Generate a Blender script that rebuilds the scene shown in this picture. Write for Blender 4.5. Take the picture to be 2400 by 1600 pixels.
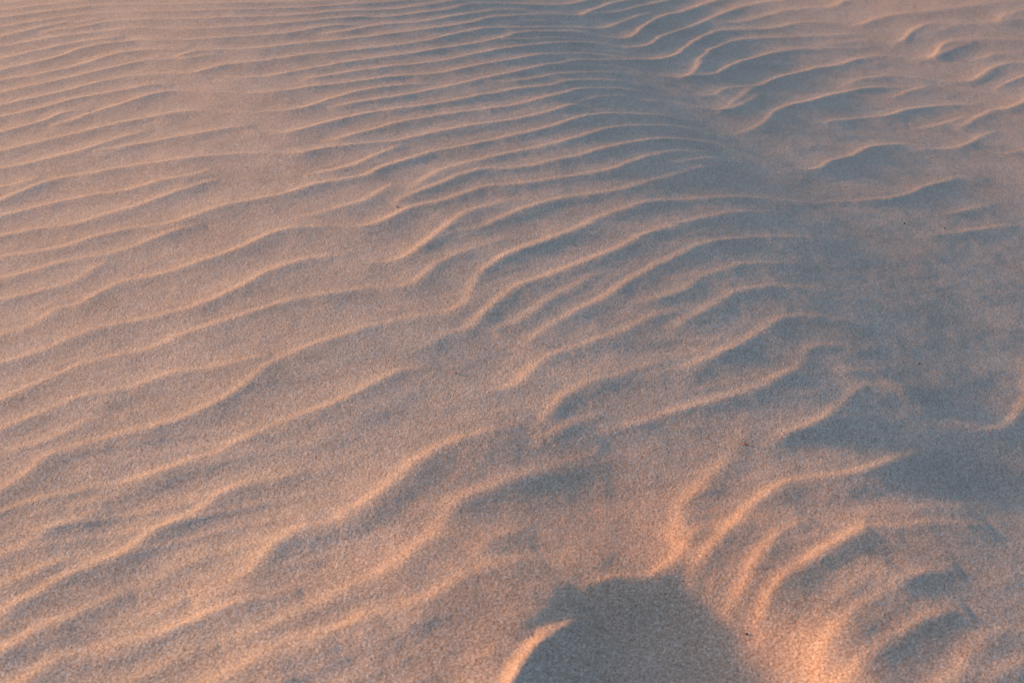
import bpy, math, random
import numpy as np

# ---------------------------------------------------------------- camera
S = bpy.context.scene
for o in list(bpy.data.objects): bpy.data.objects.remove(o)
CAM_H, PITCH = 1.0, 27.5
cam_d = bpy.data.cameras.new("camera"); cam = bpy.data.objects.new("camera", cam_d)
S.collection.objects.link(cam); S.camera = cam
cam.location = (0, 0, CAM_H)
cam.rotation_euler = (math.radians(90 - PITCH), 0, 0)
cam_d.lens = 50; cam_d.sensor_width = 36; cam_d.clip_start = 0.05; cam_d.clip_end = 3000
cam_d.dof.use_dof = True; cam_d.dof.focus_distance = 2.35; cam_d.dof.aperture_fstop = 9.0

# ---------------------------------------------------------------- light
SUN_EL, SUN_AZ = 8.0, -66.0       # azimuth clockwise from +Y (the view direction)
w = bpy.data.worlds.new("World"); S.world = w; w.use_nodes = True
nt = w.node_tree; nt.nodes.clear()
sky = nt.nodes.new('ShaderNodeTexSky'); sky.sky_type = 'NISHITA'; sky.sun_disc = False
sky.sun_elevation = math.radians(SUN_EL); sky.sun_rotation = math.radians(SUN_AZ)
sky.air_density = 1.0; sky.dust_density = 2.8; sky.ozone_density = 2.8
bg = nt.nodes.new('ShaderNodeBackground'); bg.inputs[1].default_value = 0.15
out = nt.nodes.new('ShaderNodeOutputWorld')
nt.links.new(sky.outputs[0], bg.inputs[0]); nt.links.new(bg.outputs[0], out.inputs[0])
sun_d = bpy.data.lights.new("sun", 'SUN'); sun_d.energy = 2.5; sun_d.angle = math.radians(2.8)
sun_d.color = (1.0, 0.44, 0.11)
sun = bpy.data.objects.new("sun", sun_d); S.collection.objects.link(sun)
sun.rotation_euler = (math.radians(90 - SUN_EL), 0, math.radians(180 - SUN_AZ))
S.view_settings.view_transform = 'Standard'; S.view_settings.look = 'None'
S.view_settings.gamma = 1; S.view_settings.exposure = 1.57
S.render.engine = 'CYCLES'

# ---------------------------------------------------------------- surveyed sand relief (metres)
MACRO = [('F',1),('r',5,0.24,0.26,[(-0.026,4.321,0.6),(-0.015,4.261,0.616),(-0.005,4.201,0.632),(0.005,4.141,0.648),(0.016,4.081,0.664),(0.026,4.021,0.68),(0.036,3.961,0.696),(0.046,3.901,0.712),(0.057,3.842,0.728),(0.067,3.782,0.744),(0.079,3.722,0.76),(0.09,3.663,0.776),(0.102,3.603,0.792),(0.115,3.544,0.811),(0.129,3.484,0.834),(0.143,3.425,0.856),(0.158,3.366,0.879),(0.173,3.308,0.902),(0.188,3.249,0.925),(0.203,3.19,0.947),(0.218,3.131,0.97),(0.233,3.072,0.993),(0.248,3.013,1.0),(0.262,2.954,1.0),(0.277,2.895,1.0),(0.291,2.836,1.0),(0.306,2.777,1.0),(0.321,2.719,1.0),(0.335,2.66,1.0),(0.35,2.601,1.0),(0.365,2.542,1.0),(0.381,2.483,1.0),(0.398,2.425,1.0),(0.415,2.367,1.0),(0.432,2.308,1.0),(0.448,2.25,1.0),(0.461,2.19,1.0),(0.472,2.131,1.0),(0.48,2.07,1.0),(0.487,2.01,1.0),(0.492,1.949,1.0),(0.496,1.889,1.0),(0.5,1.828,0.941),(0.503,1.768,0.794),(0.505,1.707,0.647),(0.507,1.646,0.5)]),('r',-7,0.22,0.26,[(0.165,3.915,0.8),(0.189,3.858,0.833),(0.213,3.802,0.866),(0.237,3.745,0.9),(0.261,3.688,0.933),(0.283,3.631,0.966),(0.305,3.573,0.999),(0.324,3.515,1.0),(0.342,3.456,1.0),(0.359,3.397,1.0),(0.375,3.338,1.0),(0.391,3.279,1.0),(0.408,3.219,1.0),(0.424,3.16,1.0),(0.44,3.101,1.0),(0.455,3.041,1.0),(0.471,2.982,1.0),(0.488,2.922,1.0),(0.505,2.864,1.0),(0.525,2.805,0.975),(0.548,2.748,0.911),(0.573,2.692,0.847),(0.597,2.635,0.783),(0.618,2.578,0.719),(0.635,2.519,0.664),(0.65,2.459,0.614),(0.663,2.399,0.563),(0.675,2.338,0.513),(0.683,2.278,0.462),(0.688,2.216,0.411),(0.689,2.155,0.386),(0.685,2.093,0.367),(0.679,2.032,0.349),(0.67,1.971,0.331),(0.661,1.911,0.313),(0.652,1.85,0.3),(0.641,1.789,0.3),(0.629,1.729,0.3),(0.618,1.669,0.3)]),('g',1.7982,4.6769,0.92,0.54,0,98),('g',-0.113,1.1773,0.32,0.26,0,14),('p',0.1795,1.1245,0.16,0.18,0,-33),('g',0.2001,1.5111,0.2,0.17,0,-16),('g',-0.0316,1.8526,0.12,0.1,0,-6),('g',0.6747,1.5922,0.13,0.1,0,-12)]
RIDGES = [
(1,0,0,"-1700 4106 0 -1688 4106 5 -1676 4105 11 -1664 4105 16 -1652 4104 22 -1640 4104 27 -1628 4103 32 -1616 4103 38 -1604 4103 43 -1592 4102 49 -1580 4102 54 -1568 4101 59 -1556 4101 63 -1544 4100 64 -1532 4100 65 -1520 4100 67 -1508 4099 68 -1496 4099 69 -1484 4098 70 -1472 4098 70 -1460 4097 70 -1448 4097 70 -1436 4097 70 -1424 4096 70 -1412 4096 70 -1400 4095 70 -1388 4095 70 -1376 4094 70 -1364 4094 70 -1352 4094 70 -1340 4093 70 -1328 4093 70 -1316 4092 70 -1304 4092 69 -1292 4091 68 -1280 4091 67 -1268 4091 65 -1256 4090 64 -1244 4090 63 -1232 4089 59 -1220 4089 54 -1208 4088 49 -1196 4088 43 -1184 4088 38 -1172 4087 32 -1160 4087 27 -1148 4086 22 -1136 4086 16 -1124 4085 11 -1112 4085 5 -1100 4085 0"),
(1,0,0,"-1667 3964 0 -1655 3966 8 -1644 3969 16 -1632 3971 23 -1620 3974 31 -1608 3976 39 -1596 3979 47 -1585 3982 54 -1573 3984 62 -1561 3987 70 -1549 3989 78 -1537 3992 85 -1526 3994 91 -1514 3997 92 -1502 4000 94 -1490 4002 95 -1479 4005 97 -1467 4007 98 -1455 4010 100 -1443 4012 100 -1431 4015 100 -1420 4018 100 -1408 4020 100 -1396 4023 100 -1384 4026 100 -1373 4028 100 -1361 4031 100 -1349 4034 100 -1337 4036 100 -1325 4038 100 -1313 4041 100 -1302 4043 100 -1290 4045 100 -1278 4047 100 -1266 4049 100 -1254 4051 100 -1242 4053 100 -1230 4055 100 -1218 4057 100 -1206 4059 100 -1194 4061 100 -1183 4063 100 -1171 4065 98 -1159 4067 97 -1147 4069 95 -1135 4071 94 -1123 4072 92 -1111 4074 91 -1099 4076 85 -1087 4078 78 -1075 4080 70 -1064 4082 62 -1052 4084 54 -1040 4086 47 -1028 4088 39 -1016 4090 31 -1004 4092 23 -992 4094 16 -980 4096 8 -968 4098 0"),
(1,0,0,"-1632 3852 0 -1621 3855 8 -1609 3859 15 -1598 3863 23 -1587 3867 31 -1575 3870 39 -1564 3874 46 -1552 3878 54 -1541 3881 62 -1530 3885 69 -1518 3889 77 -1507 3893 85 -1495 3896 91 -1484 3900 92 -1473 3904 94 -1461 3908 95 -1450 3911 97 -1438 3915 98 -1427 3919 100 -1416 3923 100 -1404 3926 100 -1393 3930 100 -1381 3934 100 -1370 3938 100 -1359 3942 100 -1347 3946 100 -1336 3949 100 -1324 3953 100 -1313 3957 100 -1301 3960 100 -1290 3963 100 -1278 3967 100 -1267 3970 100 -1255 3974 100 -1244 3977 100 -1232 3980 100 -1220 3983 100 -1209 3985 100 -1197 3987 100 -1185 3989 100 -1173 3990 100 -1161 3991 100 -1149 3991 100 -1137 3990 100 -1125 3990 100 -1113 3989 100 -1101 3988 100 -1089 3987 100 -1077 3986 100 -1065 3984 100 -1053 3983 100 -1042 3981 100 -1030 3979 100 -1018 3976 100 -1006 3974 100 -994 3972 100 -983 3969 100 -971 3967 100 -959 3965 100 -947 3962 100 -935 3961 100 -923 3959 100 -911 3958 100 -900 3957 100 -888 3957 100 -876 3956 100 -864 3956 100 -852 3956 100 -839 3956 100 -827 3956 100 -815 3956 100 -803 3956 100 -791 3957 100 -779 3957 100 -767 3958 100 -755 3959 100 -744 3959 100 -732 3960 100 -720 3961 100 -708 3962 100 -696 3962 100 -684 3963 100 -672 3964 100 -660 3965 100 -648 3967 100 -636 3968 100 -624 3969 100 -612 3971 100 -600 3973 100 -588 3975 100 -576 3977 100 -565 3979 100 -553 3982 100 -541 3985 100 -530 3988 100 -518 3991 100 -507 3995 100 -495 3998 100 -484 4002 100 -472 4006 100 -461 4009 100 -449 4012 100 -438 4016 98 -426 4019 97 -415 4022 95 -403 4026 94 -392 4029 92 -380 4032 91 -369 4036 85 -357 4039 77 -345 4042 69 -334 4046 62 -322 4049 54 -311 4052 46 -299 4056 39 -288 4059 31 -276 4062 23 -265 4066 15 -253 4069 8 -242 4072 0"),
(1,0,0,"-1596 3741 0 -1585 3746 8 -1574 3750 15 -1563 3755 23 -1552 3759 31 -1541 3764 39 -1529 3768 46 -1518 3773 54 -1507 3777 62 -1496 3782 70 -1485 3786 77 -1474 3791 85 -1463 3796 91 -1451 3800 92 -1440 3805 94 -1429 3809 95 -1418 3814 97 -1407 3818 98 -1396 3823 100 -1385 3828 100 -1374 3832 100 -1362 3837 100 -1351 3842 100 -1340 3846 100 -1329 3851 100 -1318 3856 100 -1307 3860 100 -1296 3865 100 -1285 3869 100 -1273 3873 100 -1262 3877 100 -1251 3881 100 -1239 3885 100 -1228 3889 100 -1216 3893 100 -1205 3896 100 -1193 3899 100 -1182 3902 100 -1170 3905 100 -1158 3907 100 -1146 3908 100 -1134 3909 100 -1122 3909 100 -1110 3908 100 -1098 3907 100 -1086 3905 100 -1074 3904 100 -1062 3902 100 -1050 3900 100 -1039 3898 100 -1027 3896 100 -1015 3895 100 -1003 3893 100 -991 3892 100 -979 3890 100 -967 3888 100 -955 3887 100 -943 3885 100 -931 3883 100 -919 3882 100 -907 3880 100 -895 3879 100 -883 3878 100 -871 3877 100 -859 3877 100 -847 3877 100 -835 3876 100 -823 3876 100 -811 3876 100 -799 3876 100 -787 3876 100 -775 3877 100 -763 3877 100 -751 3878 100 -739 3879 100 -727 3880 100 -715 3881 100 -703 3882 100 -691 3884 100 -679 3886 100 -668 3887 100 -656 3889 100 -644 3892 100 -632 3894 100 -620 3897 100 -609 3899 100 -597 3902 100 -585 3905 100 -574 3908 100 -562 3912 100 -551 3915 100 -539 3919 100 -528 3923 100 -517 3928 100 -505 3932 100 -494 3936 100 -483 3941 100 -472 3946 100 -461 3951 100 -450 3956 100 -439 3961 100 -429 3966 100 -418 3972 100 -407 3977 100 -397 3983 100 -386 3989 100 -375 3995 100 -365 4001 100 -355 4007 100 -344 4013 100 -334 4019 100 -324 4026 100 -314 4032 100 -304 4038 100 -293 4045 100 -283 4051 100 -273 4057 100 -263 4064 100 -252 4070 98 -242 4076 97 -231 4082 95 -221 4088 94 -211 4094 92 -200 4100 91 -190 4106 85 -180 4113 77 -169 4119 70 -159 4125 62 -149 4131 54 -138 4137 46 -128 4143 39 -118 4149 31 -107 4156 23 -97 4162 15 -87 4168 8 -76 4174 0"),
(1,0,0,"-1534 3589 0 -1525 3597 8 -1515 3604 16 -1506 3612 23 -1496 3619 31 -1487 3627 39 -1477 3634 47 -1467 3641 54 -1458 3649 62 -1448 3656 70 -1439 3664 78 -1429 3671 85 -1420 3679 91 -1410 3686 92 -1401 3694 94 -1391 3701 95 -1382 3708 97 -1372 3716 98 -1363 3723 100 -1353 3731 100 -1344 3738 100 -1334 3745 100 -1324 3752 100 -1315 3760 100 -1305 3768 100 -1297 3776 100 -1289 3785 100 -1281 3794 100 -1271 3802 100 -1261 3809 100 -1251 3815 100 -1240 3820 100 -1229 3825 100 -1217 3828 94 -1206 3830 85 -1194 3831 77 -1181 3832 68 -1169 3832 60 -1157 3833 51 -1145 3834 43 -1133 3836 24 -1121 3838 0"),
(1,0,0,"-1265 3748 0 -1254 3751 17 -1242 3755 34 -1231 3758 51 -1219 3761 63 -1207 3765 68 -1196 3768 74 -1184 3771 80 -1173 3774 85 -1161 3778 91 -1150 3782 97 -1138 3786 100 -1128 3792 100 -1117 3798 100 -1107 3804 100 -1096 3808 100 -1084 3811 100 -1072 3813 100 -1060 3814 100 -1048 3815 100 -1036 3815 100 -1024 3814 100 -1012 3814 100 -1000 3813 100 -988 3812 100 -976 3811 100 -964 3810 100 -952 3808 100 -940 3806 100 -928 3804 100 -916 3802 100 -904 3800 100 -892 3798 100 -880 3797 100 -868 3796 100 -856 3795 100 -844 3794 100 -832 3794 100 -820 3794 100 -808 3795 100 -796 3795 100 -784 3796 100 -772 3797 100 -760 3798 100 -748 3799 100 -736 3800 100 -724 3801 100 -712 3802 100 -700 3803 100 -688 3805 100 -676 3806 100 -664 3807 100 -652 3808 100 -640 3810 100 -628 3811 100 -616 3813 100 -604 3815 100 -593 3817 100 -581 3820 100 -569 3824 100 -558 3829 100 -547 3834 100 -537 3839 100 -526 3845 100 -515 3851 100 -505 3857 100 -495 3863 100 -484 3869 100 -473 3874 100 -462 3879 100 -451 3883 100 -440 3887 100 -428 3891 100 -416 3894 100 -405 3898 100 -393 3901 100 -382 3905 100 -370 3909 100 -359 3914 100 -349 3919 100 -338 3925 100 -328 3932 100 -319 3939 100 -309 3947 100 -300 3954 100 -291 3962 100 -282 3971 100 -273 3979 100 -264 3987 100 -256 3995 100 -247 4004 100 -238 4012 100 -230 4021 100 -222 4030 100 -214 4039 100 -205 4047 100 -197 4056 100 -189 4065 100 -181 4074 100 -173 4083 100 -165 4092 100 -157 4101 100 -149 4110 100 -141 4119 100 -133 4128 98 -124 4137 97 -116 4145 95 -108 4154 94 -100 4163 92 -91 4172 91 -83 4181 85 -75 4189 78 -67 4198 70 -58 4207 62 -50 4216 54 -42 4225 47 -34 4233 39 -25 4242 31 -17 4251 23 -9 4260 16 -1 4269 8 7 4278 0"),
(1,0,0,"-1529 3534 0 -1518 3539 8 -1507 3545 15 -1496 3550 23 -1485 3555 31 -1474 3560 39 -1463 3565 46 -1453 3570 54 -1442 3575 62 -1431 3580 70 -1420 3586 77 -1409 3591 85 -1398 3596 91 -1387 3601 92 -1376 3606 94 -1365 3611 95 -1354 3616 97 -1344 3621 98 -1333 3626 100 -1322 3632 100 -1311 3637 100 -1300 3642 100 -1289 3648 100 -1279 3653 100 -1268 3658 100 -1257 3663 100 -1246 3668 100 -1235 3673 100 -1224 3677 100 -1212 3682 100 -1201 3686 100 -1190 3690 100 -1178 3694 100 -1167 3698 100 -1155 3701 100 -1144 3705 100 -1132 3708 100 -1121 3711 100 -1109 3715 100 -1097 3717 100 -1086 3720 100 -1074 3723 100 -1062 3725 100 -1050 3727 100 -1038 3729 100 -1026 3729 100 -1014 3729 100 -1002 3728 100 -990 3727 100 -978 3725 100 -967 3723 100 -955 3720 100 -943 3718 100 -931 3716 100 -919 3713 100 -908 3711 100 -896 3708 100 -884 3707 100 -872 3705 100 -860 3704 100 -848 3703 100 -836 3702 100 -824 3702 100 -812 3701 100 -800 3701 100 -788 3700 100 -776 3700 100 -764 3701 100 -752 3701 100 -740 3702 100 -728 3703 100 -716 3705 100 -704 3707 100 -693 3711 100 -681 3715 100 -670 3718 100 -658 3722 100 -647 3725 100 -635 3729 100 -624 3732 100 -612 3736 100 -601 3740 100 -589 3744 100 -578 3748 100 -567 3752 100 -556 3757 100 -545 3761 100 -534 3767 100 -523 3772 100 -512 3777 100 -501 3783 100 -491 3788 100 -480 3793 100 -469 3799 100 -458 3804 100 -447 3808 100 -436 3812 100 -424 3816 100 -413 3819 100 -401 3822 100 -389 3825 100 -377 3828 100 -366 3831 100 -355 3835 100 -344 3840 100 -333 3846 100 -323 3852 100 -313 3859 100 -304 3867 100 -294 3874 100 -285 3882 100 -276 3890 100 -267 3898 100 -258 3906 100 -249 3914 100 -240 3922 100 -231 3930 100 -222 3938 100 -213 3946 100 -204 3954 100 -196 3963 100 -187 3971 100 -179 3980 100 -172 3990 100 -165 4000 100 -160 4011 100 -156 4022 100 -152 4033 100 -146 4044 100 -140 4054 100 -132 4063 100 -123 4072 100 -114 4079 100 -104 4086 100 -94 4093 100 -84 4100 100 -74 4106 100 -64 4112 100 -53 4118 100 -42 4124 100 -32 4129 100 -21 4135 100 -10 4140 100 1 4145 100 11 4151 100 22 4155 100 34 4160 100 45 4165 100 56 4169 100 67 4174 100 78 4178 100 89 4183 100 100 4188 100 111 4194 100 121 4200 100 131 4206 101 141 4213 103 150 4221 105 159 4229 107 167 4238 109 175 4247 112 182 4257 114 189 4267 117 196 4277 119 202 4287 121 208 4297 124 215 4308 126 221 4318 128 227 4328 129 234 4338 128 241 4348 126 247 4358 124 254 4368 122 261 4378 120 267 4388 118 274 4398 111 281 4408 101 287 4418 91 294 4428 80 300 4438 70 307 4448 60 314 4458 50 320 4469 40 327 4479 30 334 4489 20 340 4499 10 347 4509 0"),
(1,0,0,"-1473 3390 0 -1464 3397 8 -1454 3404 16 -1444 3411 23 -1434 3418 31 -1424 3425 39 -1415 3432 47 -1405 3439 54 -1395 3446 62 -1385 3453 70 -1375 3460 78 -1365 3467 85 -1356 3474 91 -1346 3481 92 -1336 3488 94 -1326 3495 95 -1316 3502 97 -1307 3509 98 -1297 3516 100 -1287 3523 100 -1277 3530 100 -1267 3537 100 -1258 3544 100 -1248 3551 100 -1238 3558 100 -1228 3565 100 -1218 3572 100 -1208 3579 100 -1198 3585 100 -1188 3592 100 -1178 3598 100 -1168 3605 100 -1157 3611 100 -1147 3617 100 -1136 3622 100 -1125 3627 100 -1114 3631 100 -1102 3635 100 -1091 3639 100 -1079 3642 100 -1067 3645 100 -1056 3647 100 -1044 3649 85 -1032 3650 57 -1020 3650 28 -1007 3650 0"),
(1,0,0,"-1443 3292 0 -1433 3299 8 -1423 3306 15 -1413 3313 23 -1404 3319 31 -1394 3326 39 -1384 3333 46 -1374 3340 54 -1364 3347 62 -1354 3354 70 -1344 3361 77 -1334 3367 85 -1325 3374 91 -1315 3381 92 -1305 3388 94 -1295 3395 95 -1285 3402 97 -1275 3409 98 -1265 3415 100 -1255 3422 100 -1245 3429 100 -1235 3436 100 -1225 3442 100 -1215 3449 100 -1205 3456 100 -1196 3463 100 -1186 3470 100 -1177 3478 100 -1168 3486 100 -1159 3494 100 -1151 3503 100 -1142 3511 100 -1135 3520 100 -1127 3530 100 -1121 3540 100 -1116 3551 100 -1109 3561 100 -1100 3569 100 -1090 3575 100 -1079 3581 100 -1068 3586 100 -1057 3590 100 -1045 3593 100 -1034 3596 100 -1022 3599 100 -1010 3601 100 -999 3605 100 -987 3609 100 -976 3612 100 -964 3615 100 -952 3616 100 -940 3615 100 -928 3613 100 -916 3611 100 -905 3608 100 -893 3605 100 -882 3602 100 -870 3599 100 -858 3597 100 -846 3595 100 -834 3595 100 -822 3595 100 -810 3596 100 -798 3597 100 -786 3599 100 -774 3600 100 -762 3602 100 -751 3604 100 -739 3607 100 -727 3609 100 -715 3612 100 -703 3614 100 -692 3617 100 -680 3619 100 -668 3622 100 -656 3624 100 -645 3626 100 -633 3628 100 -621 3631 100 -609 3633 100 -598 3636 100 -586 3640 100 -575 3646 100 -565 3652 100 -556 3660 100 -547 3668 100 -538 3676 100 -529 3684 100 -520 3691 100 -510 3698 100 -500 3705 100 -490 3712 100 -480 3719 100 -470 3724 100 -458 3729 93 -447 3732 69 -435 3733 46 -423 3735 23 -411 3737 0"),
(1,0,0,"-508 3636 0 -497 3640 13 -486 3644 26 -474 3648 39 -463 3652 52 -452 3657 66 -442 3663 79 -432 3671 84 -424 3680 88 -417 3690 92 -410 3699 96 -402 3708 100 -393 3717 100 -384 3725 100 -375 3733 100 -366 3740 100 -356 3747 100 -346 3754 100 -335 3760 100 -325 3766 100 -314 3772 100 -304 3777 100 -293 3783 100 -283 3789 100 -272 3795 100 -262 3802 100 -253 3809 100 -243 3817 100 -235 3825 100 -226 3834 100 -217 3842 100 -209 3851 100 -201 3860 100 -193 3869 100 -186 3879 100 -178 3888 100 -170 3897 100 -162 3906 100 -155 3916 100 -147 3925 100 -139 3934 100 -131 3943 100 -123 3952 100 -116 3962 100 -108 3971 100 -101 3981 100 -93 3990 100 -85 3999 100 -78 4008 100 -69 4017 100 -61 4026 100 -52 4034 100 -43 4041 100 -33 4048 100 -22 4054 100 -11 4059 100 0 4064 100 11 4069 94 22 4074 88 33 4078 82 45 4082 76 56 4085 70 68 4089 64 79 4093 58 91 4097 52 102 4101 46 113 4106 41 124 4110 35 135 4115 29 147 4119 23 158 4124 17 169 4128 12 180 4133 6 191 4137 0"),
(1,0,0,"-1437 3245 0 -1426 3250 8 -1415 3254 15 -1404 3259 23 -1393 3264 31 -1382 3269 39 -1371 3274 46 -1360 3279 54 -1349 3283 62 -1337 3288 70 -1326 3293 77 -1315 3298 85 -1304 3303 91 -1293 3308 92 -1282 3312 94 -1271 3317 95 -1260 3322 97 -1249 3327 98 -1238 3332 100 -1227 3337 100 -1216 3341 100 -1205 3346 100 -1194 3350 100 -1183 3355 100 -1172 3360 100 -1161 3365 100 -1150 3371 100 -1139 3377 100 -1129 3382 100 -1118 3388 100 -1108 3395 100 -1098 3401 100 -1088 3408 100 -1079 3416 100 -1070 3424 100 -1061 3432 100 -1053 3441 100 -1045 3450 100 -1037 3459 100 -1030 3469 100 -1023 3479 100 -1016 3488 100 -1007 3496 100 -997 3503 100 -986 3508 100 -975 3512 100 -963 3516 100 -952 3519 100 -940 3522 100 -928 3524 100 -916 3525 100 -904 3525 98 -892 3523 91 -880 3520 85 -869 3517 78 -857 3514 72 -845 3513 65 -833 3514 52 -822 3518 26 -811 3523 0"),
(1,0,0,"-834 3434 0 -830 3446 41 -824 3456 80 -817 3466 85 -809 3475 90 -799 3482 95 -789 3488 100 -777 3492 100 -766 3495 100 -754 3496 100 -742 3497 100 -730 3497 100 -718 3497 100 -706 3496 100 -694 3496 100 -682 3496 100 -670 3497 100 -658 3498 100 -646 3500 100 -634 3503 100 -623 3507 100 -612 3512 100 -601 3517 100 -590 3522 100 -579 3527 100 -568 3533 100 -558 3538 100 -547 3543 100 -536 3548 100 -524 3552 100 -513 3557 100 -502 3561 100 -491 3565 100 -479 3569 100 -468 3573 100 -457 3577 100 -445 3581 100 -434 3586 100 -424 3591 100 -413 3597 100 -403 3603 100 -392 3610 100 -382 3616 100 -373 3623 100 -363 3630 100 -353 3638 100 -344 3645 100 -334 3652 100 -325 3660 100 -315 3667 100 -305 3674 100 -296 3681 100 -286 3688 100 -276 3695 100 -267 3703 100 -257 3710 100 -248 3718 100 -239 3725 100 -229 3733 100 -220 3741 100 -212 3749 100 -203 3758 100 -194 3766 100 -186 3774 100 -177 3783 100 -169 3792 100 -161 3800 100 -152 3809 100 -144 3818 100 -137 3827 100 -129 3836 100 -121 3846 100 -114 3855 100 -107 3865 100 -101 3875 100 -95 3886 100 -90 3897 100 -85 3908 100 -78 3917 100 -70 3927 100 -62 3936 100 -54 3945 100 -45 3953 100 -37 3961 100 -28 3970 100 -19 3978 100 -10 3985 100 -1 3993 100 9 4001 100 18 4009 100 27 4017 100 37 4024 100 46 4031 100 56 4038 100 66 4045 100 75 4052 100 85 4059 100 96 4065 100 106 4072 98 116 4078 96 127 4083 94 138 4089 92 148 4094 90 159 4100 88 170 4105 86 181 4110 84 191 4116 82 202 4122 80 213 4127 43 223 4133 0"),
(1,1.6,0,"190 4105 0 196 4115 54 202 4125 108 208 4136 120 214 4147 120 219 4158 120 224 4169 120 229 4179 120 234 4190 120 240 4201 120 245 4212 120 250 4223 120 255 4234 120 261 4245 120 267 4256 120 272 4266 120 278 4277 120 284 4288 120 290 4298 120 296 4309 120 302 4319 120 308 4329 120 315 4340 120 322 4350 120 329 4359 120 336 4369 120 344 4378 120 351 4388 120 359 4397 120 366 4407 120 374 4416 120 381 4426 118 389 4435 116 396 4445 114 403 4455 112 411 4464 111 418 4474 109 426 4483 103 433 4493 93 440 4502 84 448 4512 75 455 4522 65 463 4531 56 470 4541 47 477 4550 37 485 4560 28 492 4570 19 500 4579 9 507 4589 0"),
(1,1.6,0,"204 4125 0 214 4132 40 224 4139 80 234 4146 83 244 4153 86 254 4159 89 264 4166 92 273 4174 94 283 4182 97 291 4190 100 299 4199 100 307 4208 100 315 4218 100 322 4228 100 328 4238 100 335 4248 100 342 4259 100 348 4269 100 354 4279 100 361 4290 100 367 4300 100 374 4310 100 381 4320 100 388 4330 100 395 4340 100 403 4350 100 410 4359 100 417 4369 100 424 4379 100 432 4388 100 439 4398 100 446 4408 100 454 4418 100 461 4427 100 469 4437 100 476 4447 100 483 4456 100 491 4466 100 498 4476 98 505 4486 97 512 4495 95 520 4505 94 527 4515 92 534 4524 91 542 4534 86 549 4544 78 556 4554 70 564 4563 63 571 4573 55 578 4583 47 585 4593 39 593 4602 31 600 4612 23 607 4622 16 615 4632 8 622 4641 0"),
(1,0,0,"-1398 3131 0 -1387 3137 8 -1376 3143 16 -1366 3149 23 -1355 3154 31 -1345 3160 39 -1334 3166 47 -1324 3172 54 -1313 3178 62 -1302 3183 70 -1292 3189 78 -1281 3195 85 -1271 3201 91 -1260 3206 92 -1249 3212 94 -1239 3218 95 -1228 3224 97 -1218 3230 98 -1207 3235 100 -1197 3241 100 -1186 3247 100 -1175 3252 100 -1165 3258 100 -1154 3264 100 -1143 3270 100 -1133 3276 100 -1123 3282 100 -1113 3289 100 -1103 3295 100 -1093 3302 100 -1083 3309 100 -1073 3316 100 -1063 3323 100 -1053 3330 100 -1044 3337 100 -1034 3344 100 -1024 3351 100 -1014 3358 100 -1004 3364 100 -994 3371 100 -984 3378 100 -974 3385 100 -964 3391 100 -954 3398 100 -944 3405 100 -935 3413 100 -925 3420 100 -915 3426 100 -904 3431 100 -892 3434 97 -880 3434 92 -868 3433 88 -856 3431 83 -844 3430 79 -832 3429 75 -820 3429 70 -808 3431 65 -797 3435 59 -785 3439 54 -774 3444 49 -763 3448 43 -752 3452 36 -740 3456 24 -729 3461 12 -718 3465 0"),
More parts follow.
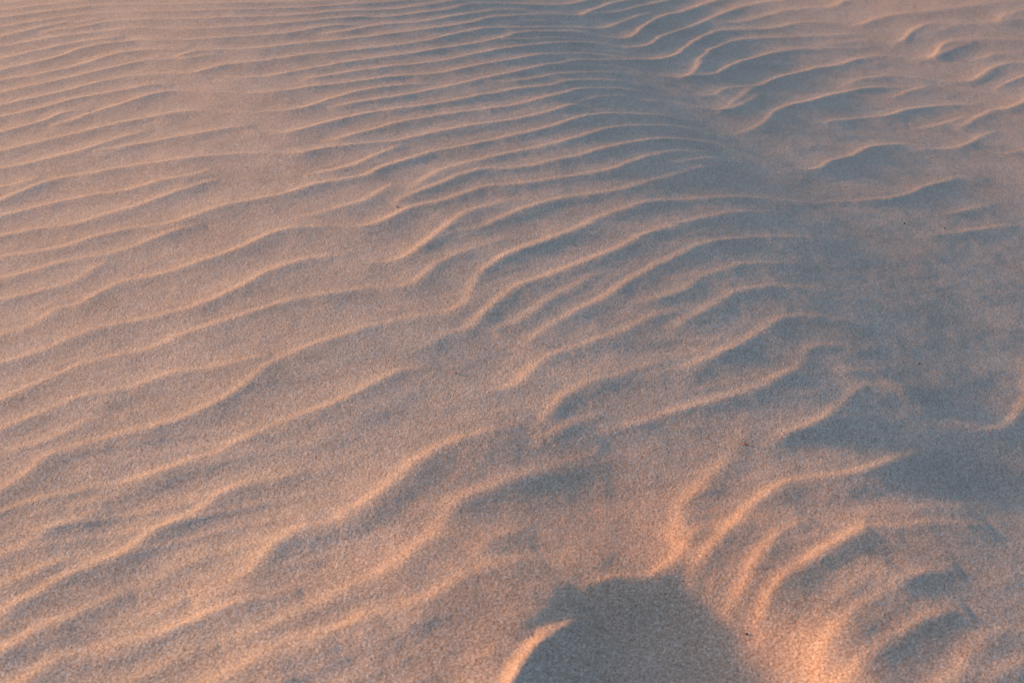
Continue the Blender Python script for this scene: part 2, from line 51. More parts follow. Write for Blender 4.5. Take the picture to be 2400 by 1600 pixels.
(1,0,0,"-1365 3032 0 -1355 3038 8 -1344 3044 15 -1334 3050 23 -1323 3056 31 -1313 3062 39 -1302 3068 46 -1292 3074 54 -1282 3080 62 -1271 3086 69 -1261 3092 77 -1250 3098 85 -1240 3104 91 -1230 3110 92 -1219 3116 94 -1209 3122 95 -1198 3128 97 -1188 3134 98 -1178 3140 100 -1167 3146 100 -1157 3152 100 -1146 3158 100 -1136 3164 100 -1125 3169 100 -1115 3175 100 -1104 3181 100 -1094 3188 100 -1084 3194 100 -1074 3201 100 -1064 3208 100 -1055 3215 100 -1045 3222 100 -1035 3230 100 -1026 3237 100 -1016 3244 100 -1006 3251 100 -996 3258 100 -987 3265 100 -977 3272 100 -968 3279 100 -957 3286 100 -947 3291 100 -936 3296 100 -924 3300 100 -913 3302 100 -901 3304 100 -889 3305 100 -877 3306 100 -865 3307 100 -853 3307 100 -841 3308 100 -829 3308 100 -817 3307 100 -805 3305 100 -793 3304 100 -781 3304 100 -769 3306 100 -759 3311 100 -750 3320 100 -742 3329 100 -733 3337 100 -724 3344 100 -714 3351 100 -704 3358 100 -693 3363 100 -682 3367 100 -670 3370 100 -659 3373 100 -647 3376 100 -636 3379 100 -624 3383 100 -613 3388 100 -603 3394 100 -592 3400 100 -582 3406 100 -572 3412 100 -561 3418 100 -551 3425 100 -541 3431 100 -530 3436 100 -519 3442 100 -509 3447 100 -498 3452 100 -486 3456 100 -475 3461 100 -464 3465 100 -453 3470 100 -442 3475 100 -431 3480 100 -420 3485 100 -410 3490 100 -399 3496 100 -388 3501 100 -377 3506 100 -367 3512 100 -356 3517 100 -345 3523 100 -335 3528 100 -324 3534 100 -314 3540 100 -304 3547 100 -294 3553 100 -284 3560 100 -274 3567 100 -265 3575 100 -256 3583 100 -247 3591 100 -239 3600 100 -231 3609 100 -223 3618 100 -215 3627 100 -208 3637 100 -201 3646 100 -193 3656 100 -186 3665 100 -179 3675 100 -172 3685 100 -165 3695 100 -158 3704 100 -151 3714 100 -143 3723 100 -136 3733 100 -128 3742 100 -121 3751 100 -113 3760 100 -105 3770 100 -98 3779 100 -90 3788 100 -81 3796 100 -72 3805 100 -63 3812 100 -54 3820 100 -44 3827 100 -34 3834 100 -24 3840 100 -14 3847 100 -4 3854 100 6 3860 100 16 3867 100 26 3874 100 36 3880 100 46 3887 100 56 3893 100 66 3900 100 76 3906 100 86 3913 100 97 3919 100 107 3925 100 117 3931 100 128 3937 100 138 3943 100 149 3948 100 160 3953 100 171 3958 100 182 3963 100 193 3968 100 203 3974 100 214 3979 100 225 3985 100 235 3991 100 245 3997 100 255 4005 100 264 4013 106 272 4022 112 279 4031 118 286 4041 120 292 4051 120 298 4062 120 304 4072 120 309 4083 120 315 4093 120 321 4104 120 327 4114 120 333 4125 120 339 4135 120 345 4145 120 351 4156 120 357 4166 120 363 4176 120 369 4187 120 375 4197 113 381 4208 100 387 4218 88 393 4228 75 399 4239 63 405 4249 50 411 4260 38 417 4270 25 424 4280 13 430 4291 0"),
(1,0,0,"-1334 2941 0 -1324 2947 8 -1314 2953 15 -1303 2959 23 -1293 2966 31 -1283 2972 39 -1273 2978 46 -1262 2985 54 -1252 2991 62 -1242 2997 69 -1232 3003 77 -1222 3010 85 -1211 3016 91 -1201 3022 92 -1191 3029 94 -1181 3035 95 -1170 3041 97 -1160 3047 98 -1150 3054 100 -1140 3060 100 -1129 3066 100 -1119 3072 100 -1109 3078 100 -1098 3084 100 -1088 3091 100 -1078 3097 100 -1068 3104 100 -1058 3111 100 -1049 3118 100 -1040 3126 100 -1031 3134 100 -1022 3142 100 -1013 3150 100 -1003 3156 100 -992 3162 100 -981 3168 100 -970 3172 100 -959 3177 100 -948 3181 100 -937 3185 100 -926 3189 100 -914 3194 100 -904 3199 97 -893 3204 92 -882 3210 88 -872 3216 83 -861 3221 78 -850 3225 73 -838 3228 65 -826 3229 49 -814 3229 32 -802 3228 16 -790 3227 0"),
(1,0,0,"-766 3297 0 -755 3293 8 -744 3288 16 -733 3283 24 -722 3279 32 -710 3274 40 -699 3271 48 -687 3268 53 -675 3266 57 -664 3264 61 -652 3262 64 -640 3261 68 -628 3260 72 -616 3261 76 -604 3262 80 -592 3265 82 -581 3269 85 -570 3274 87 -559 3279 89 -548 3285 91 -538 3291 93 -528 3298 96 -518 3304 98 -508 3311 100 -498 3317 100 -488 3324 100 -478 3331 100 -468 3338 100 -459 3346 100 -450 3353 100 -440 3361 100 -431 3368 100 -421 3376 100 -412 3383 100 -402 3390 100 -392 3397 100 -382 3404 100 -372 3410 100 -362 3417 100 -352 3423 100 -342 3429 100 -331 3436 100 -321 3442 100 -311 3448 100 -301 3455 100 -290 3461 100 -280 3468 100 -271 3475 100 -261 3482 100 -251 3489 100 -242 3496 100 -233 3504 100 -223 3512 100 -214 3520 100 -206 3528 100 -197 3536 100 -188 3544 100 -179 3553 100 -171 3561 100 -162 3569 100 -154 3578 100 -145 3586 100 -137 3595 100 -128 3603 100 -120 3612 100 -111 3621 100 -103 3629 100 -95 3638 100 -87 3647 100 -79 3656 100 -71 3665 100 -64 3675 100 -56 3684 100 -49 3693 100 -41 3703 100 -35 3713 100 -29 3723 100 -23 3734 100 -17 3745 100 -12 3755 100 -7 3766 100 -1 3777 100 7 3786 100 14 3795 100 22 3804 100 31 3813 100 39 3821 100 48 3830 100 57 3837 100 66 3845 100 76 3853 100 86 3860 100 95 3867 100 105 3873 100 115 3880 100 126 3886 100 136 3892 100 147 3898 100 158 3902 100 169 3906 100 181 3908 100 193 3908 100 205 3906 100 216 3902 100 228 3898 100 239 3894 100 251 3892 100 263 3892 100 275 3894 100 286 3897 100 298 3901 100 308 3907 105 317 3915 114 325 3924 123 331 3934 130 337 3945 132 342 3956 134 346 3967 135 350 3978 137 354 3990 139 357 4001 140 360 4013 142 364 4024 143 367 4036 145 370 4047 147 374 4059 148 378 4070 150 382 4081 150 386 4093 150 391 4104 150 395 4115 150 399 4126 150 404 4138 150 408 4149 150 413 4160 150 418 4171 150 423 4182 150 428 4193 150 433 4203 150 439 4214 150 445 4224 150 451 4235 150 458 4245 150 464 4255 150 471 4265 150 478 4274 150 485 4284 150 492 4294 150 500 4303 150 507 4313 150 514 4323 150 521 4332 150 528 4342 150 535 4352 150 542 4362 150 548 4372 150 555 4382 150 561 4392 150 568 4402 150 574 4413 150 580 4423 150 587 4433 150 594 4443 150 601 4453 150 608 4462 150 615 4472 150 622 4481 150 630 4490 150 639 4499 150 647 4508 150 656 4516 150 664 4524 150 673 4533 150 681 4541 149 690 4550 147 698 4559 145 706 4567 143 715 4576 140 723 4585 138 731 4593 136 740 4602 128 748 4611 116 757 4619 104 765 4628 93 773 4636 81 782 4645 70 790 4654 58 798 4662 46 807 4671 35 815 4680 23 823 4688 12 832 4697 0"),
(1,0,0,"-29 3713 0 -17 3715 25 -5 3717 50 7 3722 60 18 3728 60 28 3735 60 39 3742 60 48 3750 60 58 3757 60 68 3766 60 77 3774 60 87 3782 60 96 3790 60 106 3798 60 116 3806 60 126 3813 60 136 3820 49 147 3826 37 158 3833 25 168 3839 12 179 3846 0"),
(1,0,0,"-61 3878 0 -51 3885 9 -42 3893 19 -32 3901 28 -23 3908 38 -13 3916 47 -3 3923 57 7 3930 60 17 3937 60 27 3944 60 36 3951 60 46 3958 60 56 3965 60 67 3971 60 77 3978 60 88 3984 60 98 3989 60 110 3994 60 121 3998 60 133 4001 57 145 4003 53 157 4004 49 169 4003 45 181 4003 42 193 4001 30 205 3998 15 216 3994 0"),
(1,0,0,"-1290 2821 0 -1280 2828 8 -1271 2835 16 -1261 2843 23 -1251 2850 31 -1241 2857 39 -1231 2864 47 -1222 2871 55 -1212 2879 63 -1202 2886 70 -1192 2893 78 -1182 2900 86 -1173 2908 91 -1163 2915 92 -1153 2922 94 -1143 2929 95 -1133 2937 97 -1124 2944 98 -1114 2951 100 -1104 2958 100 -1094 2965 100 -1084 2972 100 -1074 2979 100 -1064 2986 100 -1055 2994 100 -1046 3002 100 -1038 3012 100 -1031 3022 100 -1025 3032 100 -1018 3042 100 -1010 3051 100 -1000 3059 100 -989 3063 79 -977 3065 59 -965 3066 39 -953 3066 20 -941 3067 0"),
(1,0,0,"-1015 2983 0 -1003 2987 27 -992 2990 54 -981 2996 80 -972 3003 85 -964 3012 89 -956 3021 94 -948 3031 98 -940 3040 100 -932 3049 100 -924 3058 100 -917 3067 100 -909 3076 100 -901 3085 100 -892 3093 100 -884 3102 100 -875 3110 100 -867 3119 100 -858 3127 100 -849 3136 100 -841 3144 100 -832 3152 100 -822 3159 100 -813 3166 100 -802 3172 100 -791 3176 99 -779 3178 89 -767 3177 80 -755 3175 71 -743 3173 62 -731 3171 53 -719 3169 49 -708 3166 47 -696 3162 46 -685 3159 45 -673 3155 43 -662 3152 42 -650 3150 40 -638 3148 42 -626 3146 44 -614 3144 45 -602 3143 47 -590 3143 49 -578 3144 55 -566 3145 65 -554 3147 75 -543 3149 84 -531 3153 94 -520 3156 100 -509 3161 100 -498 3166 100 -487 3172 100 -477 3178 100 -466 3183 100 -455 3188 100 -444 3192 100 -433 3197 100 -421 3201 100 -410 3205 100 -399 3210 100 -388 3214 100 -377 3220 100 -366 3225 100 -356 3232 100 -346 3238 100 -337 3246 100 -327 3253 100 -317 3260 100 -307 3266 100 -296 3272 100 -286 3277 100 -275 3282 100 -264 3287 100 -253 3292 100 -242 3296 100 -231 3301 100 -220 3306 100 -209 3311 100 -198 3317 100 -188 3323 100 -177 3329 100 -168 3336 100 -158 3344 100 -150 3352 100 -141 3361 100 -133 3369 100 -125 3378 100 -117 3388 100 -109 3397 100 -101 3406 100 -93 3414 100 -85 3423 100 -76 3432 100 -68 3440 100 -60 3449 100 -51 3457 100 -43 3466 100 -35 3475 100 -26 3483 100 -18 3492 100 -10 3501 100 -1 3509 100 7 3518 100 15 3527 100 22 3537 100 30 3546 100 38 3555 100 45 3564 100 53 3573 100 61 3582 100 70 3591 100 78 3599 100 87 3607 100 97 3615 100 106 3622 100 116 3629 100 126 3636 100 136 3643 100 146 3649 100 156 3655 100 167 3661 100 178 3666 100 189 3672 100 200 3676 100 211 3681 100 222 3685 100 234 3688 100 245 3691 100 257 3692 100 269 3691 100 281 3690 100 293 3690 100 305 3690 100 317 3691 100 329 3695 100 340 3699 100 351 3703 100 362 3709 100 372 3715 100 382 3722 100 392 3729 100 401 3737 104 409 3746 109 417 3755 114 424 3765 119 430 3775 124 436 3785 129 442 3796 131 447 3806 133 452 3817 135 457 3828 137 461 3840 139 465 3851 140 469 3862 142 473 3874 144 477 3885 146 481 3896 148 486 3907 149 491 3918 150 495 3930 150 500 3941 150 505 3952 150 510 3963 150 515 3974 150 520 3985 150 525 3995 150 530 4006 150 535 4017 150 540 4028 150 546 4039 150 552 4049 149 557 4060 146 563 4070 143 568 4081 139 574 4092 136 580 4102 133 586 4112 130 593 4122 127 601 4131 123 610 4140 120 619 4147 119 629 4154 117 639 4160 116 650 4166 114 661 4171 113 672 4175 112 683 4180 110 694 4184 109 706 4188 108 717 4193 106 728 4197 105 739 4202 104 750 4207 102 761 4212 101 771 4218 100 782 4224 100 791 4231 100 801 4238 100 811 4246 100 820 4253 100 830 4260 100 839 4267 100 849 4274 100 860 4280 100 870 4286 100 882 4290 100 893 4293 100 905 4296 100 917 4297 100 929 4298 100 941 4298 100 953 4299 95 965 4299 84 977 4299 73 989 4299 63 1001 4297 52 1012 4294 40 1023 4288 40 1032 4281 40 1043 4276 79 1055 4278 113 1065 4285 119 1074 4293 124 1083 4301 130 1092 4309 135 1101 4316 140 1112 4323 137 1122 4329 134 1132 4335 131 1143 4340 128 1154 4346 126 1165 4350 123 1176 4355 120 1188 4358 118 1199 4361 116 1211 4364 114 1223 4366 112 1235 4368 110 1247 4370 108 1258 4371 107 1270 4373 105 1282 4375 103 1294 4377 101 1306 4380 100 1317 4383 100 1329 4386 100 1341 4389 100 1352 4392 100 1364 4395 100 1376 4398 100 1387 4401 100 1399 4405 100 1410 4408 100 1422 4411 100 1433 4414 100 1445 4417 100 1457 4420 100 1468 4423 100 1480 4426 100 1492 4428 100 1504 4431 100 1515 4433 100 1527 4436 100 1539 4438 100 1551 4440 100 1563 4442 100 1574 4445 100 1586 4447 100 1598 4449 100 1610 4451 100 1622 4454 98 1633 4456 97 1645 4458 95 1657 4461 94 1669 4463 92 1681 4465 91 1692 4468 85 1704 4470 77 1716 4472 70 1728 4475 62 1740 4477 54 1751 4479 46 1763 4481 39 1775 4484 31 1787 4486 23 1799 4488 15 1810 4491 8 1822 4493 0"),
(1,0,0,"-498 3237 0 -487 3242 24 -476 3247 48 -465 3253 72 -455 3259 82 -445 3265 85 -435 3271 87 -425 3278 90 -415 3285 93 -405 3291 96 -395 3298 99 -385 3305 100 -375 3311 100 -365 3318 100 -355 3325 100 -345 3331 100 -335 3338 100 -325 3345 100 -315 3351 100 -305 3358 100 -294 3364 100 -284 3370 100 -274 3376 100 -263 3382 100 -253 3388 100 -242 3393 100 -232 3399 100 -221 3405 100 -211 3412 100 -201 3418 100 -191 3426 100 -182 3433 100 -173 3441 100 -165 3450 100 -156 3458 100 -148 3467 100 -140 3476 100 -132 3485 100 -124 3494 100 -117 3503 100 -109 3512 100 -101 3521 100 -93 3530 100 -85 3539 100 -77 3548 100 -69 3558 100 -62 3567 100 -54 3576 100 -46 3585 100 -38 3594 100 -30 3603 100 -21 3611 100 -13 3620 100 -5 3629 100 4 3637 100 12 3646 100 21 3654 100 30 3662 100 38 3670 100 47 3678 100 56 3687 100 65 3695 100 73 3703 100 82 3712 100 90 3720 100 99 3729 100 108 3737 100 116 3745 100 126 3753 100 135 3760 100 144 3768 100 154 3775 100 163 3782 100 173 3790 100 183 3797 100 193 3803 100 203 3809 100 214 3814 100 225 3818 100 237 3821 100 249 3820 100 260 3816 100 271 3812 100 283 3810 100 295 3811 100 307 3813 100 318 3817 100 329 3822 101 339 3828 105 348 3836 109 357 3844 113 365 3853 117 372 3863 121 378 3873 124 383 3884 127 388 3895 130 392 3906 133 396 3918 136 400 3929 139 404 3940 142 408 3952 145 412 3963 148 417 3974 150 423 3984 150 429 3995 150 435 4005 150 441 4016 150 447 4026 150 453 4036 150 460 4046 150 466 4056 150 473 4066 150 479 4076 150 486 4086 150 492 4097 150 499 4107 150 505 4117 150 511 4127 150 518 4137 148 524 4148 147 530 4158 145 536 4169 144 542 4179 143 548 4189 141 554 4200 140 560 4210 138 565 4221 137 571 4231 135 577 4241 134 583 4252 132 590 4262 131 596 4273 129 602 4283 128 608 4293 126 614 4303 125 621 4313 123 627 4323 122 634 4333 120 641 4343 120 647 4353 120 654 4363 120 661 4373 120 668 4383 120 675 4393 120 682 4402 120 690 4412 120 697 4421 120 705 4430 120 713 4439 120 722 4447 120 730 4456 120 739 4464 120 748 4471 120 758 4479 120 767 4486 120 777 4493 120 787 4500 120 797 4507 120 807 4513 120 818 4519 120 829 4523 120 840 4527 120 852 4531 120 863 4534 120 875 4538 119 886 4542 118 897 4546 116 909 4550 114 920 4554 112 931 4558 110 942 4562 109 954 4566 102 965 4570 93 976 4574 83 988 4578 74 999 4582 65 1010 4586 56 1022 4590 46 1033 4594 37 1044 4598 28 1056 4602 19 1067 4606 9 1078 4610 0"),
(1,0,0,"596 4240 0 608 4243 30 619 4247 59 631 4249 70 643 4250 70 655 4253 70 666 4258 72 677 4264 74 687 4271 76 697 4278 78 706 4286 80 715 4294 82 724 4302 84 733 4310 86 742 4319 88 750 4327 90 759 4336 92 768 4344 95 777 4353 97 786 4361 99 795 4369 100 804 4377 100 812 4386 100 821 4395 100 830 4403 100 839 4411 100 849 4417 100 860 4423 100 871 4427 100 883 4431 100 894 4434 100 906 4437 100 918 4440 100 930 4442 100 942 4444 100 954 4445 100 966 4446 100 978 4447 100 990 4449 100 1001 4454 108 1011 4461 119 1020 4469 129 1029 4477 130 1038 4486 130 1047 4494 130 1057 4501 130 1067 4507 130 1078 4512 130 1090 4517 130 1101 4521 130 1112 4526 130 1123 4531 128 1134 4536 126 1145 4541 124 1157 4546 122 1168 4551 120 1179 4555 118 1190 4560 112 1201 4565 102 1212 4570 91 1223 4575 81 1234 4580 71 1245 4585 61 1256 4590 51 1267 4595 41 1279 4600 30 1290 4605 20 1301 4610 10 1312 4615 0"),
(1,0,0,"109 3678 0 119 3684 8 130 3691 16 140 3698 24 150 3705 32 161 3711 41 172 3717 49 184 3722 50 195 3726 50 207 3730 50 219 3734 50 231 3737 50 243 3739 50 256 3741 50 268 3741 46 280 3738 38 292 3734 30 304 3729 24 315 3724 18 326 3718 12 337 3712 6 348 3707 0"),
(1,2,0,"493 3719 50 495 3731 60 498 3743 70 501 3755 80 503 3766 90 506 3778 101 510 3790 110 514 3801 112 518 3813 114 522 3824 115 526 3835 117 531 3846 119 535 3858 120 540 3869 122 545 3880 124 550 3891 125 555 3902 127 561 3913 129 567 3923 130 572 3934 127 578 3945 125 584 3955 123 590 3966 121 596 3976 119 602 3987 117 609 3997 115 615 4007 113 622 4017 111 629 4027 109 637 4036 107 645 4046 105 653 4054 103 662 4063 100 671 4071 100 681 4078 100 691 4084 100 702 4089 100 713 4095 100 724 4100 100 735 4104 100 746 4109 100 757 4114 100 768 4119 100 779 4124 100 790 4129 100 802 4133 100 813 4138 100 824 4142 100 836 4146 100 847 4150 100 858 4154 100 870 4158 100 882 4162 98 893 4165 95 905 4168 92 917 4171 89 928 4174 86 940 4176 83 952 4179 80 964 4181 77 976 4184 74 988 4186 71 1000 4189 62 1011 4191 49 1023 4193 37 1035 4195 25 1047 4197 12 1059 4199 0"),
(1,0,0,"424 3592 0 435 3594 8 447 3597 16 459 3600 24 470 3603 31 482 3607 39 492 3612 45 503 3617 51 513 3624 56 523 3631 62 532 3639 68 540 3648 78 545 3659 91 550 3670 104 554 3681 117 559 3692 122 565 3702 124 570 3713 126 575 3724 128 580 3735 130 585 3746 132 591 3756 134 597 3767 136 603 3777 138 609 3788 140 615 3798 139 622 3808 137 629 3818 136 636 3828 135 643 3837 133 650 3847 132 657 3857 131 664 3866 130 672 3876 128 679 3885 127 687 3894 126 695 3903 125 702 3912 123 710 3921 122 718 3930 121 726 3939 118 734 3948 115 743 3957 111 751 3966 108 759 3974 104 768 3982 101 777 3990 97 787 3998 94 797 4004 90 807 4010 89 818 4015 88 829 4020 87 841 4024 86 852 4028 84 863 4031 83 875 4034 82 886 4038 81 898 4042 80 909 4045 77 921 4048 73 933 4051 70 944 4054 67 956 4056 63 968 4059 60 980 4062 57 991 4065 53 1003 4068 50 1014 4072 46 1025 4077 43 1036 4082 38 1046 4089 28 1055 4097 19 1064 4105 9 1073 4113 0"),
(1,0,0,"870 4057 0 880 4063 10 890 4070 20 900 4077 30 910 4083 40 921 4090 50 931 4096 60 942 4101 70 953 4106 70 964 4111 70 975 4115 70 987 4119 70 998 4124 70 1010 4127 70 1021 4130 70 1033 4133 70 1045 4135 70 1057 4136 70 1069 4136 70 1081 4133 70 1092 4129 70 1104 4126 70 1116 4125 88 1128 4125 112 1140 4129 138 1149 4136 143 1157 4145 145 1163 4156 148 1169 4167 150 1174 4177 153 1179 4188 155 1185 4199 158 1192 4209 160 1200 4218 156 1208 4227 153 1216 4237 150 1224 4245 147 1233 4253 143 1243 4260 140 1253 4267 130 1264 4272 120 1276 4276 109 1287 4279 99 1299 4282 89 1311 4284 78 1323 4286 68 1335 4286 58 1347 4286 49 1359 4286 39 1371 4285 29 1383 4284 19 1395 4284 10 1407 4283 0"),
(1,0,0,"1203 4189 0 1215 4192 11 1226 4195 22 1238 4199 33 1250 4203 44 1261 4208 52 1272 4214 56 1282 4220 60 1292 4227 64 1303 4233 68 1313 4240 73 1324 4245 77 1335 4250 80 1347 4254 80 1359 4257 80 1370 4260 80 1382 4262 80 1394 4265 80 1407 4267 80 1419 4268 80 1431 4270 80 1443 4272 80 1455 4274 80 1467 4277 80 1479 4279 81 1491 4282 84 1503 4285 87 1514 4288 89 1526 4291 92 1538 4294 95 1550 4297 97 1562 4300 100 1574 4303 98 1586 4305 97 1598 4308 95 1609 4311 94 1621 4314 92 1633 4317 91 1645 4320 86 1657 4323 79 1669 4326 71 1681 4328 63 1693 4331 55 1704 4334 47 1716 4337 39 1728 4340 31 1740 4343 24 1752 4346 16 1764 4349 8 1776 4351 0"),
(1,0,0,"1461 4287 0 1472 4293 36 1483 4299 72 1492 4306 84 1501 4315 89 1509 4324 93 1518 4332 98 1528 4339 100 1539 4346 100 1549 4351 100 1560 4357 100 1571 4362 100 1582 4368 100 1593 4374 98 1604 4380 97 1614 4386 95 1625 4392 94 1636 4397 92 1646 4403 91 1657 4409 86 1668 4415 79 1679 4421 71 1689 4427 63 1700 4433 55 1711 4439 47 1721 4445 39 1732 4451 31 1743 4456 24 1754 4462 16 1764 4468 8 1775 4474 0"),
(1,0,0,"426 3436 40 436 3430 40 446 3423 40 458 3419 40 469 3420 40 480 3426 40 490 3433 40 499 3441 40 507 3450 40 514 3460 40 519 3470 40 524 3481 40 529 3492 40 535 3503 40 541 3513 40 548 3523 40 557 3531 43 567 3538 45 577 3544 48 588 3549 51 599 3555 54 609 3561 57 619 3568 59 627 3577 68 636 3585 78 643 3595 88 650 3604 98 657 3614 108 664 3624 113 670 3635 117 676 3645 120 683 3655 120 689 3665 120 696 3675 120 703 3685 120 711 3694 120 718 3704 120 725 3713 120 733 3723 120 741 3732 120 748 3741 120 756 3750 120 764 3759 120 772 3768 120 781 3777 120 789 3786 120 797 3794 120 806 3803 120 815 3811 120 823 3819 120 832 3827 118 842 3835 116 851 3842 114 861 3849 112 871 3856 110 881 3863 108 891 3870 105 900 3877 103 910 3884 101 919 3892 100 928 3901 100 936 3909 100 944 3918 100 952 3927 100 960 3936 100 969 3945 100 977 3953 100 986 3961 100 996 3968 100 1006 3975 100 1016 3982 100 1026 3988 100 1037 3993 100 1048 3997 100 1060 4000 100 1072 4001 98 1084 3999 94 1096 3996 91 1107 3992 88 1118 3988 85 1130 3984 82 1142 3982 81 1153 3979 84 1165 3977 86 1177 3977 89 1188 3982 104 1198 3989 121 1206 3998 137 1213 4008 150 1220 4018 152 1225 4029 153 1230 4040 154 1234 4051 156 1238 4062 157 1243 4073 158 1249 4084 159 1256 4094 158 1264 4103 156 1272 4111 153 1282 4119 150 1292 4125 140 1303 4130 130 1314 4134 120 1326 4138 109 1337 4140 100 1349 4142 99 1361 4143 99 1373 4144 98 1385 4145 97 1397 4145 97 1409 4145 96 1421 4145 95 1433 4144 95 1445 4144 94 1457 4143 93 1469 4143 92 1482 4142 92 1494 4142 91 1506 4142 90 1518 4142 90 1530 4142 88 1542 4142 87 1554 4142 86 1566 4142 84 1578 4143 83 1590 4143 81 1602 4143 77 1614 4143 70 1626 4143 63 1638 4143 56 1650 4143 49 1662 4144 42 1674 4144 35 1686 4144 28 1698 4144 21 1710 4144 14 1722 4144 7 1734 4144 0"),
(1,2.5,0,"1190 3967 0 1198 3976 26 1207 3985 52 1216 3994 78 1225 4003 100 1233 4012 100 1241 4021 100 1249 4031 100 1257 4040 100 1265 4050 100 1274 4059 100 1282 4068 100 1292 4076 93 1301 4084 83 1311 4092 73 1321 4099 64 1331 4106 54 1342 4113 44 1353 4119 24 1364 4124 0"),
(1,0,0,"1259 3970 0 1271 3972 11 1283 3973 22 1295 3975 32 1307 3977 43 1319 3980 54 1330 3984 62 1340 3990 66 1351 3996 70 1360 4004 74 1370 4011 78 1380 4018 82 1390 4024 86 1402 4028 90 1413 4032 90 1425 4034 90 1437 4035 90 1449 4036 90 1461 4037 90 1473 4037 90 1485 4039 90 1497 4040 88 1509 4042 87 1521 4043 86 1533 4045 84 1545 4046 83 1557 4048 82 1569 4049 77 1581 4051 70 1593 4052 63 1605 4054 56 1617 4055 49 1629 4057 42 1641 4058 35 1653 4060 28 1665 4061 21 1677 4063 14 1689 4064 7 1701 4066 0"),
(1,3,0,"895 3694 70 903 3704 73 910 3713 76 917 3723 79 924 3733 81 932 3742 84 940 3751 87 948 3759 90 958 3767 90 967 3774 90 977 3781 90 987 3787 90 998 3793 90 1008 3799 90 1020 3804 90 1031 3807 90 1043 3810 89 1055 3812 88 1067 3813 86 1079 3813 85 1091 3812 84 1103 3811 82 1115 3810 81 1126 3808 80 1138 3806 80 1150 3802 80 1161 3798 80 1172 3794 80 1184 3790 80 1196 3788 81 1208 3787 88 1220 3787 96 1232 3788 103 1244 3789 111 1255 3793 119 1265 3800 126 1274 3808 132 1281 3818 138 1288 3828 144 1295 3838 150 1302 3847 156 1309 3857 159 1317 3866 155 1324 3876 151 1331 3885 148 1339 3895 144 1346 3904 141 1354 3913 137 1363 3922 134 1372 3930 130 1382 3936 118 1392 3942 107 1403 3947 95 1415 3951 89 1426 3954 86 1438 3956 84 1450 3958 82 1462 3960 80 1474 3963 78 1485 3965 77 1497 3968 76 1509 3970 75 1521 3973 74 1533 3975 72 1544 3978 68 1556 3980 62 1568 3983 56 1580 3985 50 1591 3988 43 1603 3990 37 1615 3993 31 1627 3995 25 1638 3997 19 1650 4000 12 1662 4002 6 1674 4005 0"),
(1,0,0,"1316 3743 30 1324 3752 41 1332 3761 52 1340 3770 63 1348 3779 73 1356 3787 84 1365 3796 91 1373 3804 92 1382 3813 93 1391 3821 95 1400 3829 96 1409 3837 98 1418 3845 99 1427 3853 100 1436 3861 98 1445 3869 97 1454 3877 95 1463 3885 94 1471 3893 92 1480 3902 91 1489 3910 85 1498 3918 77 1507 3926 70 1516 3934 62 1525 3942 54 1534 3950 46 1543 3958 39 1551 3967 31 1560 3975 23 1569 3983 15 1578 3991 8 1587 3999 0"),
(1,0,0,"-410 3029 0 -400 3035 20 -390 3042 41 -379 3049 61 -369 3055 81 -359 3062 91 -349 3068 92 -338 3074 93 -328 3080 95 -318 3087 96 -307 3093 97 -297 3099 98 -287 3106 100 -277 3113 100 -267 3120 100 -258 3128 100 -248 3135 100 -239 3143 100 -229 3150 100 -220 3158 100 -211 3166 100 -202 3174 100 -193 3182 100 -184 3190 100 -175 3198 100 -166 3207 100 -158 3215 100 -150 3224 100 -141 3233 100 -133 3242 100 -125 3250 100 -116 3259 100 -108 3268 100 -100 3277 100 -92 3286 100 -84 3295 100 -76 3304 100 -68 3313 100 -59 3322 100 -51 3331 100 -42 3339 100 -34 3348 100 -25 3356 100 -17 3365 100 -9 3374 100 -1 3383 100 7 3392 100 14 3402 100 21 3412 100 28 3422 100 35 3432 100 42 3442 100 49 3452 100 56 3462 100 63 3471 100 71 3480 100 79 3489 100 87 3498 100 96 3506 100 105 3515 100 113 3524 100 120 3533 100 127 3543 100 133 3554 100 140 3564 100 147 3574 100 155 3582 100 164 3590 97 174 3598 94 184 3605 91 194 3611 88 204 3617 85 215 3623 82 226 3629 79 236 3635 76 247 3641 73 257 3647 70 268 3653 66 278 3659 63 289 3664 59 300 3670 56 310 3676 52 321 3681 48 332 3687 45 343 3692 41 353 3698 38 364 3703 34 375 3709 31 386 3714 22 397 3719 11 408 3724 0"),
(1,0,0,"0 3306 30 10 3314 37 19 3322 44 29 3329 51 38 3337 59 48 3346 66 56 3354 70 64 3364 70 72 3374 70 79 3384 70 86 3394 70 93 3404 70 101 3414 70 109 3423 70 118 3431 70 127 3439 70 137 3447 70 146 3455 70 156 3462 70 166 3470 70 176 3477 70 187 3484 70 197 3491 69 207 3498 66 217 3505 63 228 3511 60 238 3517 57 249 3523 54 261 3528 51 272 3531 43 285 3533 34 297 3534 26 309 3535 17 322 3536 9 334 3537 0"),
(1,0,0,"133 3526 0 143 3532 11 154 3538 22 165 3544 33 175 3549 44 186 3555 51 197 3561 52 207 3566 54 218 3572 55 229 3577 57 240 3582 58 252 3586 60 264 3588 60 276 3590 60 288 3590 60 300 3590 60 312 3588 60 323 3584 60 334 3579 60 345 3573 60 356 3567 60 367 3562 60 379 3560 60 391 3559 66 403 3559 72 415 3560 78 427 3563 84 437 3569 90 446 3578 90 452 3588 90 458 3598 90 463 3610 90 467 3621 90 471 3633 90 474 3644 90 478 3656 90 482 3667 90 487 3678 86 491 3690 79 496 3701 72 500 3712 66 504 3724 59 508 3735 52 513 3746 40 517 3758 27 522 3769 13 527 3780 0"),
